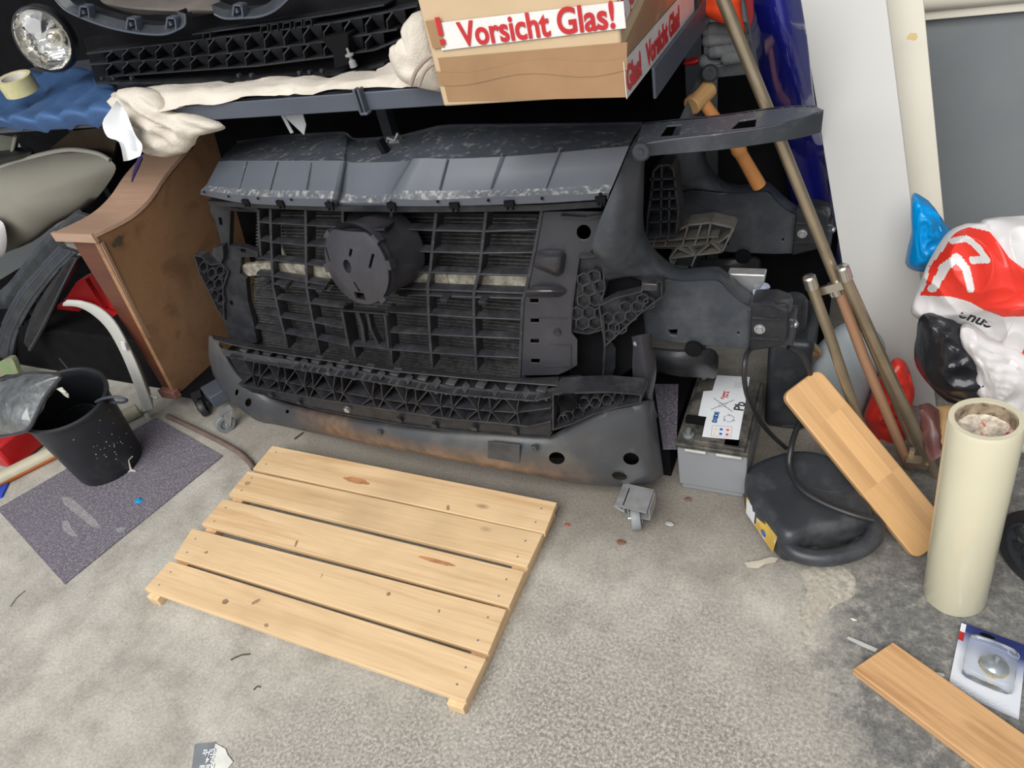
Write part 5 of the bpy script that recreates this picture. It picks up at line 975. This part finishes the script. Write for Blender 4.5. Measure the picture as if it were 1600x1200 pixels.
text('OIL', 'lettering', P(1336, 618, 1.592), (.75, 0, .45), (-.3, 0, 1), .022, m_ink, r) if False else None
# cables
tag(MB().tube(spl([P(1172, 544, 1.36), P(1165, 560, 1.30), P(1163, 590, 1.28), P(1169, 622, 1.30), P(1184, 652, 1.36), P(1204, 678, 1.42), P(1228, 700, 1.45)], 6), .0062, 10).build('black_cable', m_rub), 'black cable hanging from the rail end across the battery label', 'cable')
tag(MB().tube(spl([P(1232, 542, 1.40), P(1250, 552, 1.41), P(1263, 575, 1.42), P(1268, 605, 1.44), P(1262, 640, 1.45), P(1245, 670, 1.40), F(1236, 700, .16), F(1234, 730, .13), F(1250, 762, .128), F(1285, 785, .126), F(1330, 803, .124), F(1365, 812, .115)], 6), .0072, 10).build('black_hose', m_rub), 'thick black hose looping over the black jerrycan', 'hose')
# ================================================================ JERRYCAN
jo = [(1164, 752), (1168, 728), (1190, 712), (1240, 698), (1292, 704), (1335, 735), (1362, 780), (1362, 802), (1325, 818), (1268, 828), (1242, 838), (1222, 834), (1200, 808), (1174, 776)]
top = spl([F(a, b, .118) for a, b in jo], 3, True)
r = thing('black_jerrycan', 'black plastic jerrycan lying flat with a yellow label on its end', 'canister', F(1260, 800))
MB().rprism([p - V((0, 0, .114)) for p in top], (0, 0, .114), .030, 6).build('can_body', m_can, r, smooth=60)
MB().tube(spl([F(1222, 832, .07), F(1240, 862, .066), F(1282, 872, .064), F(1328, 864, .064), F(1360, 846, .064), F(1368, 820, .066), F(1352, 800, .07)], 5), .021, 16).build('can_handle', m_can, r)
MB().tube(spl([F(1272, 762, .117), F(1290, 768, .117), F(1310, 768, .117), F(1325, 760, .117)], 4), .003, 8).build('moulded_seam', m_can, r)
lj = [F(1171, 795, .10), F(1214, 850, .10)]
dj = (lj[1] - lj[0]); nj = V((dj.y, -dj.x, 0)).normalized(); nj = nj if nj.y < 0 else -nj
b_ = [F(1169, 776, .090), F(1217, 838, .090), F(1210, 862, .030), F(1168, 800, .030)]
lb = MB().hexa([p + nj * .004 for p in b_], nj * .001).build('can_label', M('yellow_label', (.56, .36, .06), .4, dust=((.7, .68, .62), .9, 22, .5, .6)), r)
MB().lathe(b_[0].lerp(b_[2], .66) + nj * .0055, nj, [(0, .0006), (.010, .0006), (.010, 0)], 20).build('blue_emblem', M('blue_label_ink', (.04, .12, .4), .4), lb)
mb = MB(); mb.hexa([b_[0].lerp(b_[1], t).lerp(b_[3].lerp(b_[2], t), s) + nj * .0056 for t, s in ((.03, .05), (.32, .05), (.32, .95), (.03, .95))], nj * .0005); mb.build('white_field', m_label, lb)
MB().plate([F(a, b, .05) for a, b in ((1240, 832), (1350, 812), (1352, 842), (1320, 858), (1280, 866), (1245, 858))], [[F(a, b, .05) for a, b in ((1275, 852), (1325, 842), (1340, 832), (1335, 842), (1315, 854), (1282, 860))]], (0, 0, -.02)).build('grip_web', M('dusty_recess', (.06, .058, .052), .7, var=.4, scale=40), r, bev=.003)
# ================================================================ LAMINATED BOARD
A_ = F(1432, 876, .012); B_ = P(1222, 618, 1.36); A2 = P(1462, 795, A_.y + .085); B2 = P(1297, 594, 1.45)
B3 = A_ + (B_ - A_); Wd = ((B2 - B_) + (A2 - A_)) * .5; Wd = Wd - (B_ - A_).normalized() * Wd.dot((B_ - A_).normalized()); nrm = (B_ - A_).cross(Wd).normalized(); nrm = nrm if nrm.z > 0 else -nrm
L_ = (B_ - A_).length; ld = (B_ - A_).normalized(); wd_ = Wd.length; wn = Wd.normalized()
def rr_(a, b, rad=.022):
    out = []
    for cx_, cy_, s in ((rad, rad, math.pi), (L_ - rad, rad, 1.5 * math.pi), (L_ - rad, wd_ - rad, 0), (rad, wd_ - rad, .5 * math.pi)):
        for k in range(5): t = s + k * math.pi / 8; out.append((cx_ + rad * math.cos(t), cy_ + rad * math.sin(t)))
    return out
mb = MB(); o2 = rr_(0, 0); tp2 = [A_ + ld * a + wn * b for a, b in o2]; mb.prism(tp2, -nrm * .022); mb.lc = [V((a, b, 0)) for a, b in o2] + [V((a, b, .022)) for a, b in o2]
tag(mb.build('laminated_board', w_lam, bev=.004, seg=3), 'rounded laminated wooden board leaning over the black jerrycan', 'board')
# ================================================================ TRIPOD
r = thing('folded_tripod', 'folded tripod of brass coloured poles leaning against the white board', 'tripod', F(1430, 735))
MB().tube([P(1108, -60, 1.47), P(1130, 0, 1.47), P(1225, 235, 1.475), P(1312, 450, 1.48)], .0125, 18).build('centre_pole', m_brass, r, 'long metallic pole')
w_leg = WOOD('brown_tripod_leg', (.30, .165, .095), (.24, .12, .07), 10, knots=False, rough=.45)
MB().tube([P(1308, 445, 1.48), P(1350, 560, 1.48), P(1420, 728, 1.48)], .0125, 18).build('leg', w_leg, r, 'brown wooden leg')
MB().tube([P(1318, 428, 1.46), P(1462, 742, 1.46)], .0125, 18).build('leg', m_brass, r, 'tan leg')
MB().tube([P(1322, 455, 1.50), P(1372, 570, 1.50), P(1435, 720, 1.50)], .006, 10).build('stay_rod', m_brass, r)
MB().tube([P(1267, 445, 1.44), P(1295, 520, 1.43), P(1352, 690, 1.42)], .0122, 18).build('leg', m_brass, r, 'short left leg')
for p, q in ((P(1316, 418, 1.46), P(1322, 436, 1.46)), (P(1264, 434, 1.44), P(1269, 450, 1.44))): MB().tube([p, q], .0145, 18).lathe(p, (p - q), [(.0145, 0), (.012, .004), (0, .006)], 18).build('end_cap', m_chrome, r)
MB().rib(P(1276, 458, 1.462), P(1325, 444, 1.462), .020, .006).tube([P(1302, 444, 1.48), P(1308, 458, 1.48)], .017, 18).build('clamp', m_chrome, r)
MB().box(P(1432, 722, 1.46), (.05, .03, .018)).box(P(1424, 708, 1.48), (.012, .012, .03)).build('foot_hinge', m_brass, r)
# ================================================================ BOARDS, PANELS AT THE RIGHT
def sheet(name, label, q, th, mat, bev=.001):
    return tag(MB().hexa(q, th).build(name, mat, bev=bev), label, 'board')
BLx, BRx = P(1349, 637, 1.74), P(1463, 637, 1.74); BLx.z = BRx.z = .002
sheet('white_board', 'tall white laminated board leaning upright behind the tripod', [BLx, BRx, P(1376, -70, 1.90), P(1238, -70, 1.90)], V((0, .019, .002)), m_white)
c0, c1_ = P(1440, 600, 1.86), P(1497, 600, 1.86); c0.z = c1_.z = .002
sheet('cream_board', 'narrower cream board behind the white board with a tape residue spot', [c0, P(1500, 610, 1.86), P(1436, -70, 2.02), P(1372, -70, 2.0)], V((0, .02, .002)), m_cream)
tag(MB().plate([P(a, b, 1.895) for a, b in ((1416, 59), (1422, 52), (1432, 52), (1434, 58), (1430, 64), (1418, 62))], (), (0, .0012, 0)).build('tape_residue', M('yellow_glue', (.62, .47, .22), .6)), 'yellowish tape residue spot on the cream board', 'tape')
rows = [[(1158, -30, 1.66), (1175, -30, 1.60), (1210, -30, 1.56), (1246, -30, 1.62)], [(1176, 60, 1.66), (1195, 60, 1.60), (1228, 60, 1.56), (1261, 60, 1.62)], [(1198, 160, 1.72), (1218, 160, 1.69), (1250, 160, 1.68), (1273, 160, 1.72)], [(1222, 250, 1.88), (1242, 250, 1.86), (1272, 250, 1.86), (1290, 250, 1.88)], [(1245, 350, 2.0), (1268, 350, 1.97), (1294, 350, 1.96), (1309, 350, 1.98)], [(1268, 430, 2.08), (1288, 430, 2.05), (1308, 430, 2.04), (1322, 430, 2.06)]]
tag(MB().sgrid([[P(*c) for c in L] for L in rows], 6, 4, (0, .004, 0)).build('blue_fender', m_bpaint, smooth=80), 'glossy dark blue painted car panel standing left of the white board', 'car part')
tag(MB().hexa([P(1158, -20, 1.72), P(1176, -20, 1.72), P(1197, 98, 1.70), P(1178, 99, 1.70)], (0, .01, 0)).build('grey_plastic_sheet', m_shelf), 'grey plastic sheet between gloves and dark blue panel', 'sheet')
MB_ = MB().box((-.20, 1.99, .5), (.34, .02, 1.0)); tag(MB_.build('added_dark_sheet', m_dark), 'added dark sheet standing in for the shade behind the blue panel', 'board')  # added near-black sheet in place of the shade behind the blue panel
# mallet
r = thing('wooden_mallet', 'wooden mallet hanging head up behind the upper arm', 'mallet', P(1185, 285, 1.74))
MB().tube([P(1080, 166, 1.66), P(1108, 138, 1.72)], .0225, 20).build('mallet_head', w_mal, r, bev=.003)
MB().tube(spl([P(1096, 156, 1.69), P(1125, 195, 1.70), P(1150, 228, 1.71), P(1162, 248, 1.72), P(1186, 290, 1.74)], 4), [.014, .014, .014, .014, .0145, .015, .015, .015, .016, .019, .018, .016, .016, .0165, .017, .018, .018][:17], 14).build('mallet_handle', M('orange_brown_handle', (.50, .21, .065), .45, var=.12), r)
# gloves + rag
r = thing('work_glove', 'grey knitted work glove resting on the rear carrier arm', 'glove', P(1125, 105, 1.76))
mb = MB()
for L in (([1102, 47, 1.735], [1125, 46, 1.74], [1165, 48, 1.76]), ([1103, 63, 1.73], [1130, 61, 1.735], [1168, 63, 1.76]), ([1112, 81, 1.73], [1138, 78, 1.735], [1168, 78, 1.76]), ([1133, 91, 1.725], [1150, 89, 1.735], [1172, 88, 1.76]), ([1098, 94, 1.745], [1110, 101, 1.74], [1140, 101, 1.76])):
    pts = spl([P(*c) for c in L], 5); n_ = len(pts); mb.tube(pts, [.006] + [.0155 if i else .013 for i in range(1, n_ - 1)] + [.013], 12)
for c in ((1104, 47, 1.735), (1105, 63, 1.73), (1114, 81, 1.73), (1135, 91, 1.725), (1100, 95, 1.745)):
    mb.lathe(P(*c), (-1, -.1, 0), [(.0152, -.004), (.015, .002), (.012, .008), (.007, .0115), (0, .013)], 12)
mb.pillow(spl([P(a, b, 1.78) for a, b in ((1128, 38), (1170, 36), (1182, 70), (1178, 104), (1120, 105), (1112, 75))], 3, True), P(1150, 72, 1.78), (0, -.02, 0), None, 6)
mb.build('glove_fingers', m_glove, r, smooth=70)
MB().pillow(spl([P(a, b, 1.77) for a, b in ((1068, 97), (1078, 91), (1095, 89), (1098, 96), (1085, 101), (1070, 102))], 3, True), P(1084, 96, 1.77), (0, -.012, 0), None, 5).build('red_cuff', m_red, r)
ol = [(1090, 14), (1096, 0), (1110, -40), (1170, -40), (1160, 0), (1162, 30), (1164, 52), (1150, 40), (1128, 35), (1105, 25)]
tag(MB().pillow(spl([P(a, b, 1.70) for a, b in ol], 3, True), P(1130, 5, 1.70), (0, -.03, 0), None, 8, disp=crumple(.006, 14, 5)).build('orange_rag', m_rag, smooth=70), 'bright orange red cloth above the grey glove', 'cloth')
# ================================================================ BAGS
def bag(name, label, ol, c, y, f, mats, seed, amp=.02, scl=9, mif=None, m=4, rings=22, amp2=.01, back=(0, .08, 0)):
    o = spl([P(a, b, y) for a, b in ol], m, True)
    return tag(MB().pillow(o, P(c[0], c[1], y), f, back, rings, disp=crumple(amp, scl, seed, amp2), mif=mif, pw=.6).build(name, mats, smooth=50), label, 'bag')
bag('blue_plastic_bag', 'bright blue plastic bag between white board and red bag', [(1424, 316), (1440, 311), (1460, 326), (1485, 368), (1492, 385), (1470, 415), (1440, 425), (1420, 410)], (1450, 365), 1.68, (0, -.05, .02), m_bagb, 1, .012, 14)
bag('black_plastic_bag', 'shiny black plastic bag below the red and white bag', [(1432, 498), (1470, 490), (1530, 505), (1575, 560), (1560, 620), (1520, 640), (1485, 630), (1448, 600), (1432, 560)], (1495, 560), 1.50, (0, -.08, .04), m_bagk, 4, .022, 9)
bag('red_plastic_bag', 'small red plastic bag behind the tripod legs', [(1352, 640), (1378, 590), (1392, 566), (1408, 563), (1422, 578), (1428, 620), (1422, 680), (1400, 696), (1372, 694), (1358, 670)], (1392, 635), 1.60, (0, -.05, .03), m_bagr, 8, .010, 16)
redp = [(1436, 452), (1448, 415), (1490, 373), (1515, 364), (1548, 370), (1572, 405), (1600, 425), (1680, 440), (1680, 500), (1600, 500), (1556, 503), (1530, 492), (1505, 478), (1470, 466), (1432, 462)]
redp2 = [(1578, 562), (1600, 530), (1680, 530), (1680, 620), (1600, 606), (1588, 590)]
lg = [([(1448, 451), (1466, 420), (1484, 409), (1496, 425), (1503, 455)], 6.5), ([(1484, 385), (1505, 383), (1520, 395), (1532, 410), (1508, 413)], 5)]
def segd(x, y, pl):
    b = 1e9
    for p, q in zip(pl, pl[1:]):
        dx, dy = q[0] - p[0], q[1] - p[1]; t = max(0, min(1, ((x - p[0]) * dx + (y - p[1]) * dy) / (dx * dx + dy * dy))); b = min(b, math.hypot(x - p[0] - t * dx, y - p[1] - t * dy))
    return b
def bagmi(p):
    x, y = proj(p)
    if any(segd(x, y, l_) < w_ for l_, w_ in lg): return 0
    return 1 if inpoly(x, y, redp) or inpoly(x, y, redp2) else 0
bo_ = [(1426, 462), (1432, 440), (1446, 412), (1478, 372), (1510, 358), (1536, 356), (1550, 349), (1600, 345), (1680, 350), (1720, 480), (1700, 620), (1640, 700), (1575, 690), (1545, 640), (1512, 590), (1520, 560), (1500, 530), (1470, 508), (1436, 500), (1424, 488)]
rb = bag('shopping_bag', 'crumpled red and white printed shopping bag at the right edge', bo_, (1575, 470), 1.52, (0, -.10, .05), [m_bag, m_bagr], 2, .024, 6, bagmi, m=24, rings=90, amp2=.004)
text('enue', 'lettering', P(1553, 505, 1.405), P(1512, 490, 1.40) - P(1553, 505, 1.40), V((.1, 0, -1)), .030, m_ink, rb, .0004, 1.1, bold=.001)
bag('white_plastic_bag', 'white end of plastic film trailing behind the film roll', [(1498, 520), (1530, 520), (1600, 560), (1640, 620), (1600, 680), (1560, 660), (1530, 610), (1520, 570)], (1560, 595), 1.43, (0, -.03, .02), m_bag, 9, .012, 14)
# scraps under bags
tag(MB().hexa([P(1452, 645, 1.55), P(1500, 640, 1.55), P(1500, 730, 1.40), P(1474, 700, 1.42)], (0, .02, 0)).build('tan_board', M('tan_ply', (.55, .33, .14), .5)), 'tan board scrap behind the top of the film roll', 'board')
tag(MB().sgrid([[P(1436, 640, 1.50), P(1456, 640, 1.50), P(1466, 650, 1.50)], [P(1440, 680, 1.46), P(1462, 680, 1.45), P(1474, 685, 1.46)], [P(1455, 722, 1.42), P(1468, 716, 1.42), P(1480, 712, 1.42)]], 4, 4, (0, .02, 0), disp=crumple(.006, 30)).build('maroon_cloth', M('maroon_leather', (.12, .045, .04), .35, bmp=.8, bs=40, var=.4)), 'dark maroon crumpled cloth beside the tripod foot', 'cloth')
# ================================================================ FILM ROLL
c = V((.302, 1.116, .001)); ax = V((-.043, .005, .523)).normalized(); R_o = .0605; Hh = .525
r = thing('film_roll', 'tall cream roll of plastic film standing on the floor', 'roll', c)
MB().lathe(c, ax, [(R_o * .74, .002), (R_o * .98, 0), (R_o, .005), (R_o, Hh - .008), (R_o * .96, Hh), (R_o * .80, Hh), (R_o * .79, Hh - .01), (R_o * .78, .02)], 64, closed=True).build('film', m_roll, r, smooth=50)
MB().lathe(c, ax, [(R_o * .77, .004), (R_o * .79, .004), (R_o * .79, Hh - .004), (R_o * .76, Hh - .004)], 48, closed=True).build('core', M('dirty_core', (.30, .235, .16), .6, var=.4, scale=60, dust=((.06, .04, .03), .9, 50, .5, .6)), r)
tp_ = c + ax * (Hh - .03); mb = MB().lathe(c, ax, [(0, Hh - .045), (R_o * .4, Hh - .04), (R_o * .77, Hh - .03), (R_o * .77, Hh - .06), (0, Hh - .07)], 40); mb.v = [p + noise.noise_vector(p * 60) * .005 for p in mb.v]
mb.build('crumpled_filling', M('speckled_wrapping', (.48, .42, .34), .5, var=.5, scale=90, dust=((.35, .03, .03), 1, 28, .55, .6), bmp=.6, bs=80), r)
# wheel
wc = V((.50, 1.20, .10)); wa = V((-.75, -.55, .1)).normalized()
wc = P(1618, 858, 1.22)
r = thing('black_wheel', 'small black spoked plastic wheel at the right edge behind the roll', 'wheel', V((wc.x, wc.y, 0)))
RW = max(.085, wc.z)
MB().lathe(wc, wa, [(RW * .72, -.014), (RW * .93, -.018), (RW, -.010), (RW, .010), (RW * .93, .018), (RW * .72, .014)], 48, closed=True).build('tyre', m_rub, r, smooth=50)
MB().lathe(wc, wa, [(RW * .66, -.012), (RW * .73, -.012), (RW * .73, .016), (RW * .66, .016)], 48, closed=True).build('rim', m_can, r)
wu = wa.cross(V((0, 0, 1))).normalized(); ww = wu.cross(wa)
for k in range(7):
    a = k * 2 * math.pi / 7 + .2; d1 = wu * math.cos(a) + ww * math.sin(a); t1 = wu * -math.sin(a) + ww * math.cos(a)
    MB().hexa([wc + d1 * .015 - t1 * .006 + wa * .008, wc + d1 * RW * .68 - t1 * .012 + wa * .004, wc + d1 * RW * .68 + t1 * .012 + wa * .004, wc + d1 * .015 + t1 * .006 + wa * .008], -wa * .008).build('spoke', m_can, r, bev=.001)
MB().lathe(wc, wa, [(0, .02), (.012, .02), (.018, .014), (.018, -.012), (0, -.012)], 24).build('hub', m_can, r)
# ================================================================ PLANK + BLISTER PACK
a = F(1333, 1045, .022); b = F(1395, 1003, .022); d = (F(1530, 1200, .022) - a); d.normalize()
e = F(1600, 1142, .022) - b; e.normalize(); d = (d + e).normalized(); wdt = (b - a) - d * (b - a).dot(d)
mb = MB(); Lp = .55; mb.hexa([a, a + d * Lp, a + d * Lp + wdt, a + (b - a)], (0, 0, -.021))
tag(mb.build('wooden_plank', w_plank, bev=.0015), 'short weathered pine plank on the floor at the lower right corner', 'plank')
pk = [(1502, 972), (1604, 1008), (1598, 1123), (1590, 1125), (1482, 1078), (1480, 1068)]
r = thing('blister_pack', 'blister pack holding a wire cup brush beside the plank', 'packaging', F(1540, 1050))
m_pk, t, b_n = nt('printed_blister_card'); ct = N(t, 'ShaderNodeAttribute', attribute_name='lc').outputs['Vector']; s_ = N(t, 'ShaderNodeSeparateXYZ'); t.links.new(ct, s_.inputs[0])
t.links.new(ramp(t, s_.outputs[1], [(0, (.25, .26, .30)), (.12, (.62, .64, .68)), (.5, (.66, .68, .72)), (.72, (.30, .34, .48)), (.85, (.03, .045, .17)), (1, (.02, .03, .13))]), b_n.inputs['Base Color']); b_n.inputs['Roughness'].default_value = .3
K0, K1, K2, K3 = F(1481, 1076, .004), F(1592, 1124, .004), F(1603, 1010, .004), F(1502, 973, .004)
K0.z = K1.z = .003; K2.z = K3.z = .007
def kp(u, v, z=.0): p = K0.lerp(K1, u).lerp(K3.lerp(K2, u), v); p.z += z; return p
mb = MB(); g = [[kp(i / 12, j / 12) for i in range(13)] for j in range(13)]; mb.grid(g, (0, 0, -.001)); n_ = 169
for q in range(2 * n_): i_ = (q % n_) % 13; j_ = (q % n_) // 13; mb.lc[q] = V((i_ / 12, j_ / 12 * 1.0 + .12 * (i_ / 12) - .06, 0))
card = mb.build('backing_card', m_pk, r)
MB().rprism(spl([kp(u, v, .0005) for u, v in ((.2, .22), (.8, .22), (.86, .35), (.86, .66), (.78, .78), (.22, .78), (.14, .66), (.14, .35))], 3, True), (0, 0, .034), .010, 4).build('blister', m_blist, r, smooth=60)
cb = kp(.56, .50, .006); mbx = MB().lathe(cb, (.1, .2, 1), [(.016, 0), (.023, .001), (.024, .007), (.018, .013), (.008, .016), (.0045, .017), (.004, .030), (0, .030)], 32).build('cup_brush', M('zinc_cup', (.45, .50, .52), .3, .5), r, smooth=50)
MB().lathe(cb, (.1, .2, -1), [(.016, 0), (.0225, 0), (.0255, .004), (.016, .004)], 32, closed=True).build('wire_bristles', M('brass_wire', (.42, .34, .2), .5, .4, var=.5, scale=150), mbx)
MB().hexa([kp(.0, .72, .001), kp(.08, .72, .001), kp(.08, .98, .001), kp(.0, .98, .001)], (0, 0, .0004)).build('brand_strip', m_label, card); MB().hexa([kp(.0, .72, .0016), kp(.08, .72, .0016), kp(.08, .85, .0016), kp(.0, .85, .0016)], (0, 0, .0004)).build('red_field', m_redp, card)
mb = MB()
for k in range(7):
    c_ = kp(.22 + k * .1, .07, .001); mb.ribs([c_ + V((.0045 * math.cos(t_), .0045 * math.sin(t_), 0)) for t_ in [q * math.pi / 6 for q in range(12)]], .0008, .0004, V((0, 0, 1)), True)
for cu_, cv_, rr2 in ((.08, .14, .009), (.82, .80, .011)): c_ = kp(cu_, cv_, .001); mb.ribs([c_ + V((rr2 * math.cos(t_), rr2 * math.sin(t_), 0)) for t_ in [q * math.pi / 10 for q in range(20)]], .0012, .0004, V((0, 0, 1)), True)
mb.build('printed_icons', m_label, card)
MB().plate([kp(.42 + .12 * math.cos(t_), .93 + .03 * math.sin(t_), .0012) for t_ in [q * math.pi / 8 for q in range(16)]], (), (0, 0, .0003)).build('hanger_hole', m_dark, card)
# small strip of clear film beside the plank
tag(MB().grid([[F(1325, 994, .003), F(1345, 1002, .006), F(1372, 1014, .003)], [F(1323, 998, .003), F(1343, 1008, .005), F(1368, 1019, .003)]], (0, 0, -.0005)).build('clear_film_strip', M('cloudy_film', (.45, .45, .43), .3)), 'narrow cloudy film strip at the end of the plank', 'film')
